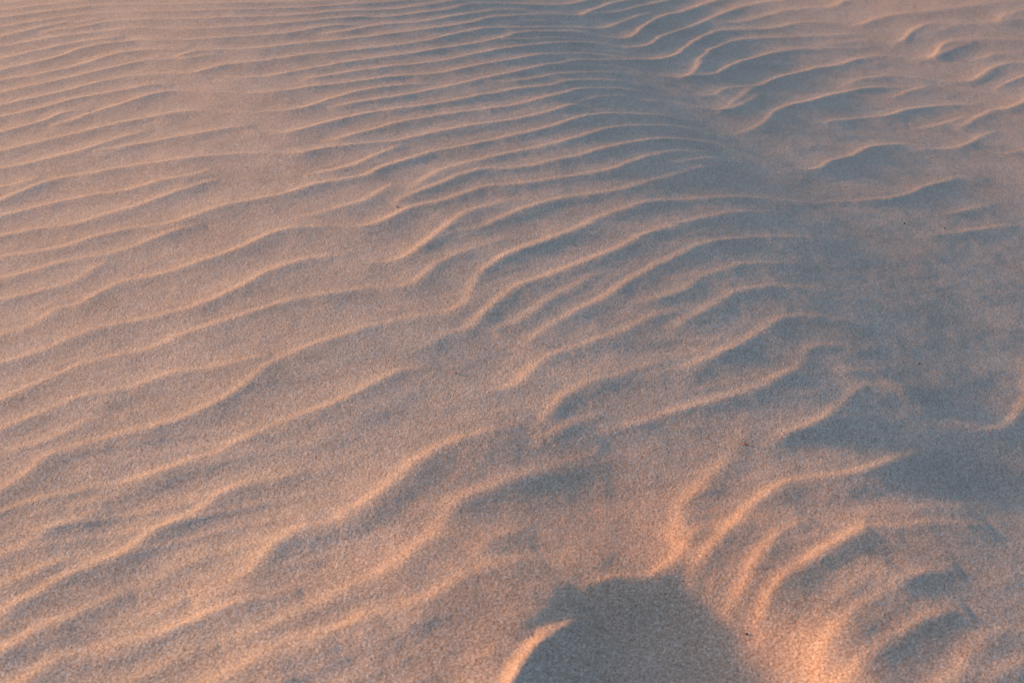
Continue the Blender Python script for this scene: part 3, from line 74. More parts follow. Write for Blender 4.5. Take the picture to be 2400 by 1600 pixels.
(1,0,0,"-1262 2715 0 -1252 2722 8 -1242 2728 15 -1231 2734 23 -1221 2740 31 -1211 2747 39 -1201 2753 46 -1190 2759 54 -1180 2765 62 -1170 2772 70 -1160 2778 77 -1149 2784 85 -1139 2790 91 -1129 2797 92 -1118 2803 94 -1108 2809 95 -1098 2815 97 -1088 2822 98 -1077 2828 100 -1067 2834 100 -1057 2840 100 -1046 2846 100 -1036 2853 100 -1026 2859 100 -1016 2865 100 -1005 2871 100 -995 2878 100 -985 2884 100 -975 2890 100 -965 2897 100 -954 2903 100 -944 2910 100 -934 2916 100 -924 2923 100 -914 2929 100 -904 2935 100 -893 2942 100 -883 2948 100 -873 2954 100 -863 2961 100 -852 2967 100 -842 2973 100 -831 2979 100 -821 2985 100 -810 2990 100 -800 2996 100 -789 3002 100 -778 3007 100 -767 3012 100 -756 3016 99 -745 3020 89 -733 3024 79 -722 3026 68 -710 3027 59 -698 3027 55 -686 3026 52 -674 3024 48 -662 3022 44 -650 3020 40 -638 3018 41 -627 3015 43 -615 3013 44 -603 3010 45 -591 3008 47 -579 3006 48 -567 3005 49 -555 3006 54 -543 3007 60 -531 3008 66 -520 3010 72 -508 3013 78 -496 3016 85 -485 3021 91 -474 3026 97 -464 3032 101 -455 3040 102 -447 3049 104 -440 3058 105 -432 3068 107 -425 3078 108 -417 3087 110 -409 3096 110 -401 3104 110 -393 3113 110 -384 3122 110 -376 3130 110 -367 3139 110 -358 3146 110 -349 3154 110 -339 3162 110 -330 3169 110 -320 3176 110 -310 3183 110 -300 3189 110 -289 3195 110 -279 3201 110 -268 3206 110 -257 3212 110 -247 3217 98 -236 3222 80 -225 3227 62 -214 3232 45 -202 3236 30 -191 3239 15 -180 3243 0"),
(1,0,0,"-571 2909 0 -562 2901 12 -553 2893 25 -544 2886 37 -533 2880 44 -522 2875 50 -511 2871 55 -499 2868 62 -487 2868 75 -475 2870 88 -464 2873 101 -454 2879 106 -444 2887 111 -435 2895 117 -426 2903 120 -418 2911 120 -409 2920 120 -401 2928 120 -392 2937 120 -384 2945 120 -375 2953 119 -366 2961 115 -357 2969 110 -347 2977 106 -338 2984 102 -328 2991 100 -318 2997 100 -307 3003 100 -297 3009 100 -286 3015 100 -276 3021 100 -266 3027 100 -255 3033 100 -245 3039 100 -234 3045 100 -224 3051 100 -214 3057 100 -204 3064 100 -194 3070 100 -184 3077 100 -174 3084 100 -165 3092 100 -155 3099 100 -146 3107 100 -137 3115 100 -128 3122 100 -119 3130 100 -110 3138 100 -100 3146 100 -91 3154 100 -82 3162 100 -73 3170 100 -64 3178 100 -55 3186 100 -47 3194 100 -38 3202 100 -29 3210 100 -20 3218 100 -11 3226 100 -1 3233 100 8 3241 98 17 3248 96 27 3256 94 37 3263 92 46 3270 90 56 3277 88 65 3285 86 75 3292 84 83 3300 82 92 3309 80 99 3318 80 106 3328 80 112 3339 80 118 3349 80 125 3359 80 133 3368 80 142 3376 80 151 3384 80 160 3392 80 170 3399 80 180 3406 80 190 3412 80 200 3418 80 211 3424 80 222 3429 80 233 3433 80 244 3437 80 256 3440 80 268 3442 80 279 3442 68 291 3439 50 303 3437 35 315 3437 24 327 3436 12 339 3435 0"),
(1,0,0,"-1237 2627 0 -1227 2632 8 -1216 2637 15 -1205 2643 23 -1194 2648 31 -1184 2654 39 -1173 2659 46 -1162 2664 54 -1151 2670 62 -1141 2675 70 -1130 2681 77 -1119 2686 85 -1109 2691 91 -1098 2697 92 -1087 2702 94 -1076 2708 95 -1066 2713 97 -1055 2718 98 -1044 2724 100 -1033 2729 100 -1023 2735 100 -1012 2740 100 -1001 2745 100 -990 2751 100 -980 2756 100 -969 2762 100 -958 2767 100 -948 2773 100 -937 2779 100 -927 2785 100 -917 2791 100 -907 2798 100 -897 2806 100 -888 2813 100 -879 2821 100 -871 2830 100 -863 2839 100 -856 2849 100 -848 2858 96 -839 2866 85 -830 2874 73 -821 2882 61 -812 2889 49 -802 2896 37 -792 2903 25 -782 2910 12 -772 2916 0"),
(1,0,0,"-869 2794 0 -857 2798 22 -846 2801 44 -834 2805 67 -822 2809 89 -811 2813 100 -799 2818 100 -788 2822 100 -777 2827 100 -765 2832 100 -754 2837 100 -743 2842 100 -732 2848 100 -721 2853 100 -710 2859 100 -699 2864 100 -688 2869 100 -676 2874 100 -665 2878 100 -654 2883 100 -642 2887 100 -631 2892 100 -619 2896 93 -608 2901 83 -596 2905 72 -585 2909 62 -573 2913 42 -561 2915 21 -549 2918 0"),
(1,0,0,"-396 2807 0 -385 2814 25 -375 2820 51 -365 2827 76 -356 2834 84 -347 2842 89 -338 2850 95 -329 2858 100 -320 2867 105 -312 2875 110 -303 2883 110 -295 2892 110 -287 2901 110 -278 2909 110 -270 2918 110 -261 2926 110 -252 2934 109 -243 2942 108 -234 2950 106 -225 2957 105 -215 2964 104 -205 2971 102 -196 2978 101 -186 2985 100 -176 2992 100 -166 2998 100 -155 3005 100 -145 3011 100 -135 3017 100 -125 3024 100 -115 3030 100 -105 3037 100 -95 3043 100 -85 3050 100 -75 3057 100 -65 3063 100 -55 3070 100 -45 3077 100 -35 3084 100 -26 3091 100 -16 3098 100 -7 3106 100 2 3114 100 11 3122 100 19 3131 100 28 3139 100 36 3148 100 44 3157 100 51 3167 100 59 3176 100 67 3185 100 74 3194 100 82 3204 100 89 3213 100 96 3223 100 104 3232 100 111 3242 100 118 3251 100 125 3261 100 132 3271 100 139 3281 100 147 3290 100 154 3299 100 163 3308 99 171 3316 97 180 3324 96 189 3332 94 199 3340 92 208 3347 91 218 3353 90 229 3359 90 240 3364 90 251 3368 90 262 3372 84 274 3374 78 286 3376 71 298 3377 65 310 3378 59 322 3379 56 334 3379 52 346 3379 48 358 3380 45 370 3380 41 382 3381 35 394 3383 26 406 3385 17 418 3386 9 429 3388 0"),
(1,0,0,"-1117 2376 0 -1110 2386 8 -1103 2395 15 -1096 2405 23 -1088 2414 31 -1081 2424 39 -1074 2434 46 -1067 2443 54 -1060 2453 62 -1052 2463 70 -1045 2472 77 -1038 2482 85 -1031 2491 91 -1023 2501 92 -1016 2511 94 -1009 2520 95 -1002 2530 97 -995 2540 98 -987 2549 100 -980 2559 100 -973 2569 100 -966 2579 100 -959 2588 100 -952 2598 100 -945 2608 100 -938 2617 100 -930 2626 100 -921 2635 100 -912 2643 100 -903 2650 100 -892 2656 100 -881 2660 100 -869 2663 100 -857 2666 100 -846 2670 100 -835 2674 100 -824 2679 100 -813 2685 100 -803 2690 100 -791 2695 100 -780 2698 100 -768 2700 100 -756 2702 100 -744 2705 100 -733 2708 100 -721 2711 100 -709 2714 100 -698 2717 100 -686 2720 100 -674 2723 100 -663 2726 100 -651 2729 98 -639 2732 97 -628 2735 95 -616 2737 94 -604 2740 92 -592 2742 91 -580 2743 88 -568 2745 84 -556 2747 80 -544 2748 77 -532 2748 73 -520 2748 70 -508 2747 68 -497 2744 66 -485 2741 64 -473 2739 61 -461 2739 63 -449 2740 74 -437 2742 85 -426 2745 96 -415 2750 102 -404 2756 104 -394 2763 107 -384 2769 109 -373 2774 109 -362 2778 108 -350 2782 106 -339 2785 105 -327 2789 103 -316 2792 102 -304 2796 100 -293 2800 100 -281 2804 100 -270 2808 100 -259 2812 100 -248 2818 100 -238 2824 100 -228 2831 100 -219 2839 100 -210 2847 100 -201 2855 100 -192 2862 100 -182 2870 100 -173 2878 100 -164 2885 100 -154 2893 100 -145 2900 100 -136 2908 100 -126 2915 100 -117 2923 100 -107 2930 100 -97 2937 100 -87 2944 100 -77 2950 100 -67 2957 100 -57 2963 100 -47 2970 100 -37 2976 100 -27 2983 100 -17 2990 100 -7 2997 100 2 3005 100 11 3012 100 20 3021 100 29 3029 100 38 3037 100 46 3046 100 54 3055 100 62 3064 100 70 3072 100 78 3082 98 86 3091 96 93 3100 93 101 3110 91 108 3120 88 115 3129 85 122 3139 83 129 3149 80 137 3158 55 144 3168 28 151 3177 0"),
(1,0,0,"-1203 2520 0 -1192 2526 6 -1181 2531 12 -1171 2537 19 -1160 2542 25 -1150 2548 31 -1139 2554 37 -1128 2559 43 -1118 2565 49 -1107 2570 56 -1096 2576 62 -1086 2581 68 -1075 2587 72 -1064 2593 74 -1054 2598 75 -1043 2604 76 -1033 2609 77 -1022 2615 78 -1011 2620 80 -1001 2626 78 -990 2631 76 -979 2636 74 -968 2642 71 -959 2649 62 -951 2658 41 -944 2668 20 -936 2677 0"),
(1,0,0,"152 3182 0 158 3193 9 163 3204 19 169 3215 28 175 3226 37 182 3236 47 190 3246 50 198 3255 50 207 3264 50 216 3273 50 226 3281 50 235 3289 50 245 3296 50 256 3303 50 267 3309 43 278 3314 29 291 3317 14 302 3321 0"),
(1,0,0,"-412 2612 0 -401 2619 24 -390 2625 48 -379 2631 67 -368 2636 82 -357 2641 97 -346 2648 102 -337 2656 104 -327 2664 107 -318 2673 109 -310 2682 109 -302 2692 107 -295 2702 105 -288 2712 103 -281 2722 101 -273 2732 97 -266 2742 87 -258 2752 77 -251 2762 67 -244 2772 55 -238 2783 37 -232 2794 18 -226 2805 0"),
(1,0,0,"273 3274 0 283 3281 8 293 3287 15 303 3294 22 313 3300 30 324 3306 38 335 3311 45 346 3315 50 358 3317 50 370 3319 50 382 3319 50 394 3319 50 406 3319 50 419 3318 50 431 3316 51 442 3313 53 454 3310 55 465 3307 57 477 3305 59 489 3306 60 501 3311 60 511 3317 60 521 3324 60 529 3332 60 538 3341 58 545 3351 55 552 3361 53 558 3371 50 564 3382 48 570 3392 45 575 3403 43 581 3414 41 587 3424 37 593 3435 33 599 3445 30 604 3456 26 610 3467 22 615 3478 19 621 3489 15 626 3499 11 631 3510 7 637 3521 4 642 3532 0"),
(1,0,0,"-1114 2235 0 -1102 2238 8 -1091 2241 16 -1079 2244 23 -1067 2246 31 -1055 2249 39 -1044 2252 47 -1032 2254 54 -1020 2257 62 -1008 2260 70 -997 2262 78 -985 2265 85 -973 2268 91 -961 2270 92 -949 2273 94 -938 2276 95 -926 2278 97 -914 2281 98 -902 2284 100 -891 2286 100 -879 2288 100 -867 2290 100 -855 2292 100 -843 2295 100 -831 2298 100 -820 2301 100 -809 2306 100 -798 2312 100 -788 2319 100 -779 2326 100 -769 2333 100 -759 2340 100 -749 2347 100 -739 2353 100 -729 2360 100 -718 2366 100 -708 2372 100 -697 2376 99 -685 2379 98 -673 2381 96 -661 2383 95 -649 2385 93 -638 2388 91 -627 2393 90 -616 2399 92 -607 2407 93 -598 2415 95 -590 2424 96 -581 2432 98 -572 2440 99 -563 2448 100 -554 2456 100 -544 2463 100 -534 2469 100 -523 2475 100 -512 2480 100 -501 2485 100 -490 2490 100 -479 2495 100 -468 2500 100 -457 2505 100 -446 2510 100 -436 2516 100 -426 2522 100 -417 2530 100 -409 2539 100 -400 2548 100 -391 2556 100 -382 2563 100 -371 2569 100 -360 2575 100 -350 2580 100 -339 2585 100 -328 2591 100 -317 2596 100 -306 2602 100 -296 2608 100 -287 2616 102 -280 2626 109 -274 2636 115 -268 2646 120 -260 2656 120 -252 2665 120 -244 2674 120 -236 2682 120 -227 2691 120 -219 2700 120 -211 2709 117 -203 2718 114 -195 2727 111 -187 2736 108 -179 2745 104 -171 2754 101 -162 2762 100 -152 2769 100 -143 2777 100 -133 2784 100 -123 2790 100 -113 2797 100 -104 2805 100 -94 2812 100 -85 2820 100 -75 2827 100 -66 2835 100 -57 2843 100 -48 2851 100 -38 2858 100 -29 2866 100 -20 2874 100 -11 2882 100 -2 2890 100 7 2898 100 16 2906 100 25 2914 100 34 2922 100 43 2930 100 52 2939 100 60 2947 100 69 2956 100 76 2965 100 84 2975 100 91 2984 100 98 2994 100 105 3004 100 111 3014 100 119 3024 100 126 3033 100 133 3043 100 141 3053 100 148 3062 100 156 3071 100 164 3081 100 172 3089 100 180 3098 100 189 3106 100 199 3114 100 208 3121 100 218 3128 100 228 3135 98 238 3141 92 249 3147 86 259 3153 80 270 3158 74 282 3162 69 293 3167 65 304 3171 62 316 3175 59 327 3178 55 339 3182 52 350 3184 49 362 3186 45 374 3187 42 386 3186 37 398 3183 29 409 3179 22 421 3174 14 432 3169 7 443 3165 0"),
(1,0,0,"-212 2514 0 -207 2525 7 -202 2536 14 -197 2547 22 -192 2558 29 -187 2569 36 -182 2580 43 -176 2591 50 -171 2602 58 -166 2613 65 -160 2623 73 -154 2634 82 -148 2644 91 -141 2654 100 -133 2663 100 -125 2672 100 -116 2681 100 -107 2689 100 -98 2697 100 -89 2705 100 -80 2713 100 -71 2721 100 -62 2729 100 -53 2737 100 -44 2745 100 -34 2753 100 -25 2761 100 -16 2768 100 -7 2776 100 3 2784 100 12 2792 100 21 2799 100 31 2807 100 40 2814 100 50 2822 100 59 2830 100 68 2838 100 76 2847 100 84 2856 100 92 2865 100 100 2874 100 108 2883 100 116 2893 100 123 2902 100 131 2911 100 139 2920 100 147 2930 100 154 2939 100 162 2949 100 170 2958 100 177 2967 100 185 2977 100 192 2987 100 199 2996 100 206 3006 100 214 3015 100 223 3023 100 232 3031 100 242 3039 100 252 3046 100 262 3053 100 272 3059 99 282 3066 96 292 3073 93 302 3079 90 312 3086 87 322 3092 84 333 3098 81 344 3103 78 355 3108 75 367 3112 72 378 3114 68 390 3115 63 403 3115 58 415 3113 53 426 3111 49 438 3109 44 450 3107 39 462 3105 31 474 3102 23 486 3100 15 498 3097 8 509 3094 0"),
(1,0,0,"-227 2461 0 -222 2472 38 -216 2483 75 -209 2493 89 -202 2502 98 -194 2512 108 -186 2521 117 -179 2530 120 -171 2540 120 -164 2549 120 -156 2559 120 -149 2568 120 -141 2578 117 -134 2587 114 -127 2597 110 -120 2607 107 -113 2617 104 -105 2626 100 -96 2634 100 -88 2643 100 -79 2651 100 -69 2659 100 -59 2665 100 -49 2671 100 -37 2674 100 -25 2677 100 -14 2681 100 -2 2685 100 8 2691 100 19 2697 100 29 2703 100 39 2710 100 48 2718 100 58 2725 100 67 2732 100 77 2740 100 86 2748 100 95 2756 100 104 2764 100 113 2772 100 122 2780 100 131 2789 100 139 2797 100 147 2806 100 155 2815 100 163 2825 100 170 2834 100 178 2843 100 186 2853 100 194 2862 100 202 2871 100 210 2880 100 218 2889 100 226 2898 100 234 2907 100 242 2916 100 251 2924 100 259 2933 100 268 2941 100 277 2950 100 285 2958 100 295 2966 100 304 2973 100 314 2980 99 324 2987 97 334 2993 95 345 2999 93 356 3003 91 368 3007 89 380 3010 88 391 3013 87 403 3015 86 415 3017 85 427 3018 83 439 3018 82 451 3017 81 463 3015 80 475 3011 80 485 3005 80 496 2999 80 505 2992 80 515 2985 80 525 2978 80 535 2971 80 544 2963 80 554 2956 80 564 2949 80 574 2942 80 583 2934 80 593 2927 80 603 2920 80 613 2915 80 625 2912 80 637 2914 83 648 2919 86 658 2926 89 667 2934 91 674 2944 92 681 2954 94 687 2964 95 693 2975 97 700 2985 98 706 2995 100 714 3004 100 722 3013 100 731 3022 100 740 3030 100 748 3038 100 757 3047 100 765 3056 100 773 3065 100 781 3074 100 788 3084 100 794 3094 100 801 3104 100 807 3115 100 814 3125 100 821 3135 100 828 3144 100 837 3153 100 845 3161 96 855 3169 93 865 3176 89 875 3182 85 886 3188 81 897 3193 74 908 3197 66 919 3201 58 931 3205 50 942 3208 42 954 3211 34 966 3213 25 978 3216 17 990 3218 8 1002 3220 0"),
(1,0,0,"-989 1866 0 -979 1873 4 -969 1879 8 -958 1886 12 -948 1892 15 -938 1899 19 -928 1905 23 -918 1912 27 -908 1919 31 -898 1925 35 -888 1932 39 -878 1938 43 -867 1945 45 -857 1951 46 -847 1958 47 -837 1964 48 -827 1971 48 -817 1977 49 -807 1984 50 -796 1990 52 -786 1996 54 -775 2002 57 -766 2010 60 -759 2019 65 -754 2030 70 -750 2042 76 -745 2053 81 -739 2063 86 -730 2071 92 -719 2075 96 -708 2079 100 -700 2088 100 -693 2098 100 -688 2109 100 -682 2120 100 -675 2129 100 -667 2138 100 -659 2147 100 -649 2155 100 -639 2161 100 -627 2164 100 -616 2168 100 -605 2172 100 -594 2178 102 -584 2184 105 -573 2190 108 -564 2197 111 -554 2205 114 -544 2212 117 -535 2219 120 -525 2227 124 -516 2235 127 -507 2242 130 -498 2251 134 -490 2259 137 -481 2268 140 -473 2277 140 -466 2286 140 -459 2296 140 -452 2306 140 -444 2315 140 -436 2324 137 -427 2332 129 -418 2340 121 -407 2346 113 -396 2351 106 -385 2354 99 -373 2355 92 -361 2357 85 -349 2358 80 -337 2359 80 -325 2359 80 -313 2359 80 -301 2359 84 -289 2357 93 -277 2357 102 -265 2359 111 -255 2365 119 -245 2373 126 -237 2382 133 -229 2391 140 -222 2400 138 -216 2411 136 -210 2421 134 -203 2431 133 -196 2441 131 -188 2450 127 -178 2457 122 -168 2463 117 -158 2470 112 -148 2477 110 -139 2485 110 -130 2492 110 -121 2500 110 -112 2508 110 -104 2517 108 -96 2527 107 -89 2536 105 -81 2546 104 -73 2555 102 -65 2563 101 -55 2570 100 -44 2575 100 -33 2579 100 -21 2583 100 -10 2588 100 1 2593 100 12 2598 100 22 2604 100 33 2610 100 43 2616 100 54 2622 100 64 2629 100 74 2635 100 84 2642 100 94 2648 100 104 2655 100 114 2662 99 124 2668 98 134 2675 97 144 2682 96 154 2689 95 163 2696 94 173 2704 93 182 2711 92 191 2719 92 200 2728 91 208 2737 90 216 2746 90 223 2756 90 229 2766 90 235 2776 90 241 2787 90 248 2797 90 255 2806 89 262 2816 87 269 2826 86 277 2835 85 284 2845 83 292 2854 82 300 2863 80 308 2873 80 315 2882 80 323 2891 80 332 2899 80 341 2907 80 350 2915 80 360 2922 75 371 2927 69 382 2932 62 393 2936 56 405 2939 48 417 2942 36 428 2944 24 440 2946 12 452 2948 0"),
(1,0,0,"-1143 2349 0 -1133 2356 8 -1123 2362 16 -1113 2369 23 -1102 2376 31 -1092 2382 39 -1082 2389 47 -1072 2395 54 -1062 2402 62 -1052 2409 70 -1042 2415 78 -1032 2422 85 -1022 2429 91 -1012 2435 92 -1002 2442 94 -992 2449 95 -982 2455 97 -972 2462 98 -962 2469 100 -952 2475 100 -942 2482 100 -932 2489 100 -922 2496 100 -912 2503 100 -902 2509 100 -891 2515 100 -881 2521 100 -870 2526 100 -859 2532 100 -848 2537 100 -837 2542 100 -826 2546 100 -815 2551 100 -803 2555 100 -792 2559 100 -780 2561 100 -769 2564 100 -757 2567 100 -745 2570 100 -734 2575 100 -723 2581 100 -713 2587 100 -704 2594 100 -694 2601 100 -684 2608 100 -673 2614 100 -662 2619 95 -651 2622 90 -639 2626 84 -629 2631 75 -619 2639 56 -611 2647 37 -602 2656 19 -594 2665 0"),
(1,0,0,"-1134 2297 0 -1123 2301 8 -1112 2306 15 -1100 2310 23 -1089 2315 31 -1078 2319 39 -1067 2324 46 -1056 2328 54 -1045 2333 62 -1033 2338 70 -1022 2342 77 -1011 2347 85 -1000 2351 91 -989 2356 92 -978 2360 94 -967 2365 95 -955 2369 97 -944 2374 98 -933 2378 100 -922 2383 100 -911 2388 100 -900 2392 100 -888 2396 99 -877 2399 98 -865 2401 97 -853 2403 95 -841 2405 94 -829 2407 93 -817 2410 91 -806 2414 90 -796 2420 90 -786 2427 90 -777 2435 90 -768 2443 90 -758 2450 90 -748 2457 90 -738 2464 90 -728 2470 90 -718 2477 90 -708 2484 90 -699 2491 89 -690 2499 86 -681 2508 84 -673 2516 81 -664 2525 78 -656 2534 75 -648 2543 72 -639 2551 68 -631 2560 62 -622 2568 57 -614 2577 51 -605 2585 46 -596 2593 41 -587 2601 31 -577 2608 21 -567 2614 10 -557 2621 0"),
(1,0,0,"-1067 2096 0 -1057 2101 8 -1046 2107 16 -1035 2112 23 -1024 2117 31 -1013 2123 39 -1003 2128 47 -992 2134 54 -981 2139 62 -970 2145 70 -959 2150 78 -948 2156 86 -938 2161 91 -927 2167 92 -916 2172 94 -905 2178 95 -894 2183 97 -884 2189 98 -873 2194 100 -862 2199 100 -851 2205 100 -840 2210 100 -829 2216 100 -819 2221 100 -808 2227 96 -798 2234 92 -788 2241 87 -778 2247 82 -767 2252 79 -755 2256 77 -744 2260 75 -732 2263 73 -721 2267 71 -709 2271 71 -698 2276 73 -688 2282 75 -677 2288 78 -667 2295 80 -658 2303 85 -650 2312 89 -642 2321 94 -634 2330 98 -625 2338 96 -617 2347 89 -608 2355 82 -599 2363 75 -589 2370 63 -578 2375 42 -566 2379 21 -555 2383 0"),
(1,0,0,"-1046 2024 0 -1035 2029 8 -1024 2034 15 -1013 2039 23 -1002 2043 31 -991 2048 39 -980 2053 46 -969 2058 54 -958 2062 62 -947 2067 70 -936 2072 77 -925 2077 85 -913 2081 91 -902 2086 92 -891 2091 94 -880 2096 95 -869 2100 97 -858 2105 98 -847 2110 100 -836 2115 100 -825 2119 100 -814 2124 100 -803 2128 100 -792 2133 100 -781 2139 97 -770 2144 93 -759 2150 89 -749 2156 85 -740 2164 81 -733 2173 78 -727 2184 76 -723 2196 74 -719 2207 72 -714 2218 66 -708 2228 44 -702 2239 22 -696 2249 0"),
(1,0,0,"-423 2392 0 -412 2398 7 -401 2403 14 -390 2408 22 -379 2414 29 -368 2419 36 -357 2425 43 -347 2431 50 -337 2438 60 -326 2445 70 -317 2452 80 -307 2459 85 -297 2467 89 -288 2475 94 -280 2484 99 -273 2494 95 -266 2504 90 -260 2515 84 -255 2526 79 -250 2537 73 -245 2548 61 -241 2560 40 -237 2571 20 -234 2583 0"),
(1,0,0,"-956 1768 0 -946 1774 8 -936 1781 16 -926 1788 23 -916 1795 31 -906 1801 39 -896 1808 47 -886 1815 54 -876 1821 62 -866 1828 70 -856 1835 78 -846 1842 85 -836 1848 91 -826 1855 92 -816 1862 94 -806 1868 95 -796 1875 97 -786 1882 98 -776 1889 100 -766 1895 100 -756 1902 100 -746 1908 100 -735 1915 100 -726 1922 100 -716 1929 100 -707 1937 100 -699 1946 100 -690 1955 100 -682 1963 100 -673 1971 100 -664 1979 100 -653 1985 100 -642 1990 100 -631 1995 100 -620 1999 100 -609 2003 100 -598 2008 100 -587 2013 100 -576 2018 100 -565 2023 100 -554 2028 100 -543 2034 101 -532 2039 103 -522 2045 105 -511 2051 107 -501 2057 109 -492 2065 112 -483 2073 118 -475 2082 124 -467 2091 130 -459 2101 136 -452 2110 140 -445 2120 140 -439 2130 140 -432 2141 140 -426 2151 140 -419 2161 140 -412 2170 138 -404 2179 133 -396 2188 128 -387 2196 122 -377 2204 116 -367 2210 110 -357 2216 103 -346 2221 96 -334 2225 89 -323 2228 84 -311 2231 79 -299 2231 73 -287 2228 68 -278 2220 65 -268 2213 61 -257 2209 65 -245 2206 72 -233 2204 78 -221 2204 85 -210 2207 98 -199 2212 126 -190 2220 151 -182 2229 158 -176 2240 164 -171 2251 171 -166 2262 177 -161 2272 178 -156 2284 173 -151 2295 169 -147 2306 165 -142 2317 161 -137 2328 156 -132 2339 150 -126 2349 144 -121 2360 139 -116 2371 135 -111 2382 131 -106 2393 127 -101 2404 122 -96 2415 118 -90 2426 114 -83 2436 109 -76 2445 105 -68 2454 101 -59 2462 97 -50 2470 93 -41 2479 84 -33 2487 68 -24 2495 52 -15 2504 37 -6 2512 25 2 2521 12 11 2529 0"),
(1,0,0,"-120 2328 0 -110 2333 14 -99 2339 28 -88 2345 42 -78 2351 57 -68 2359 71 -60 2367 80 -52 2377 89 -45 2386 98 -37 2396 102 -29 2405 105 -22 2415 108 -14 2424 111 -6 2433 114 2 2443 117 10 2452 120 18 2461 119 26 2470 118 34 2479 117 42 2488 115 50 2497 114 59 2505 113 68 2514 112 77 2522 110 86 2529 109 96 2536 108 107 2543 106 117 2549 105 127 2555 104 138 2562 102 148 2568 101 158 2575 99 168 2582 98 178 2589 97 188 2596 95 198 2603 94 207 2611 92 217 2619 91 225 2627 89 234 2636 86 242 2645 83 250 2654 80 258 2663 77 265 2673 75 273 2682 72 281 2691 69 289 2700 67 297 2710 65 305 2719 63 313 2728 61 320 2737 59 328 2747 57 336 2756 55 344 2765 52 352 2774 50 360 2783 50 368 2793 50 376 2802 50 384 2811 50 392 2820 50 401 2829 49 410 2836 41 420 2844 33 430 2851 25 440 2858 16 449 2865 8 459 2872 0"),
(1,0,0,"-886 1615 0 -878 1624 8 -869 1633 16 -861 1642 23 -853 1651 31 -845 1660 39 -837 1669 47 -829 1678 55 -820 1687 62 -812 1696 70 -804 1705 78 -796 1714 86 -788 1723 91 -780 1732 92 -772 1741 94 -763 1750 95 -755 1759 97 -747 1768 98 -739 1777 100 -731 1786 100 -723 1795 100 -715 1804 100 -706 1813 100 -698 1822 100 -690 1830 100 -682 1840 100 -674 1849 100 -665 1857 100 -656 1865 100 -647 1872 98 -636 1878 96 -625 1884 94 -614 1889 92 -603 1894 90 -592 1898 90 -580 1901 90 -569 1905 90 -558 1911 92 -549 1919 94 -541 1928 96 -532 1936 99 -523 1944 101 -513 1952 102 -504 1959 103 -494 1966 105 -484 1973 106 -474 1980 108 -464 1987 109 -455 1994 110 -444 2001 112 -434 2008 114 -424 2014 115 -414 2021 117 -404 2027 118 -394 2034 120 -384 2041 120 -374 2048 120 -364 2055 120 -354 2061 120 -343 2066 119 -331 2071 117 -320 2074 116 -308 2078 114 -297 2081 113 -285 2085 111 -274 2089 108 -262 2094 100 -251 2099 93 -240 2103 86 -229 2107 81 -217 2108 85 -205 2108 89 -192 2108 94 -181 2110 98 -171 2117 107 -163 2127 118 -157 2137 128 -151 2148 127 -146 2159 123 -142 2170 120 -137 2181 116 -132 2192 113 -125 2202 108 -118 2212 100 -111 2222 93 -103 2231 86 -95 2240 79 -87 2249 73 -79 2259 68 -72 2268 62 -64 2277 56 -55 2286 50 -46 2294 43 -37 2302 36 -28 2310 29 -18 2317 22 -9 2325 14 1 2332 7 10 2340 0"),
(1,0,0,"-872 1544 0 -863 1553 8 -854 1561 15 -845 1569 23 -837 1577 31 -828 1586 39 -819 1594 46 -810 1602 54 -802 1610 62 -793 1618 69 -784 1627 77 -775 1635 85 -767 1643 91 -758 1651 92 -749 1659 94 -740 1668 95 -731 1676 97 -723 1684 98 -714 1692 100 -705 1700 100 -697 1709 100 -688 1717 100 -679 1725 100 -670 1734 100 -661 1741 100 -652 1749 100 -643 1757 100 -634 1765 100 -624 1772 100 -614 1778 100 -603 1782 98 -591 1785 96 -579 1787 94 -567 1789 92 -556 1793 91 -546 1799 95 -536 1806 98 -527 1814 102 -517 1821 105 -507 1827 109 -496 1832 110 -484 1834 110 -472 1837 110 -460 1839 110 -449 1842 109 -438 1847 105 -427 1852 102 -416 1857 98 -405 1862 95 -394 1867 91 -382 1870 66 -371 1872 33 -359 1875 0"),
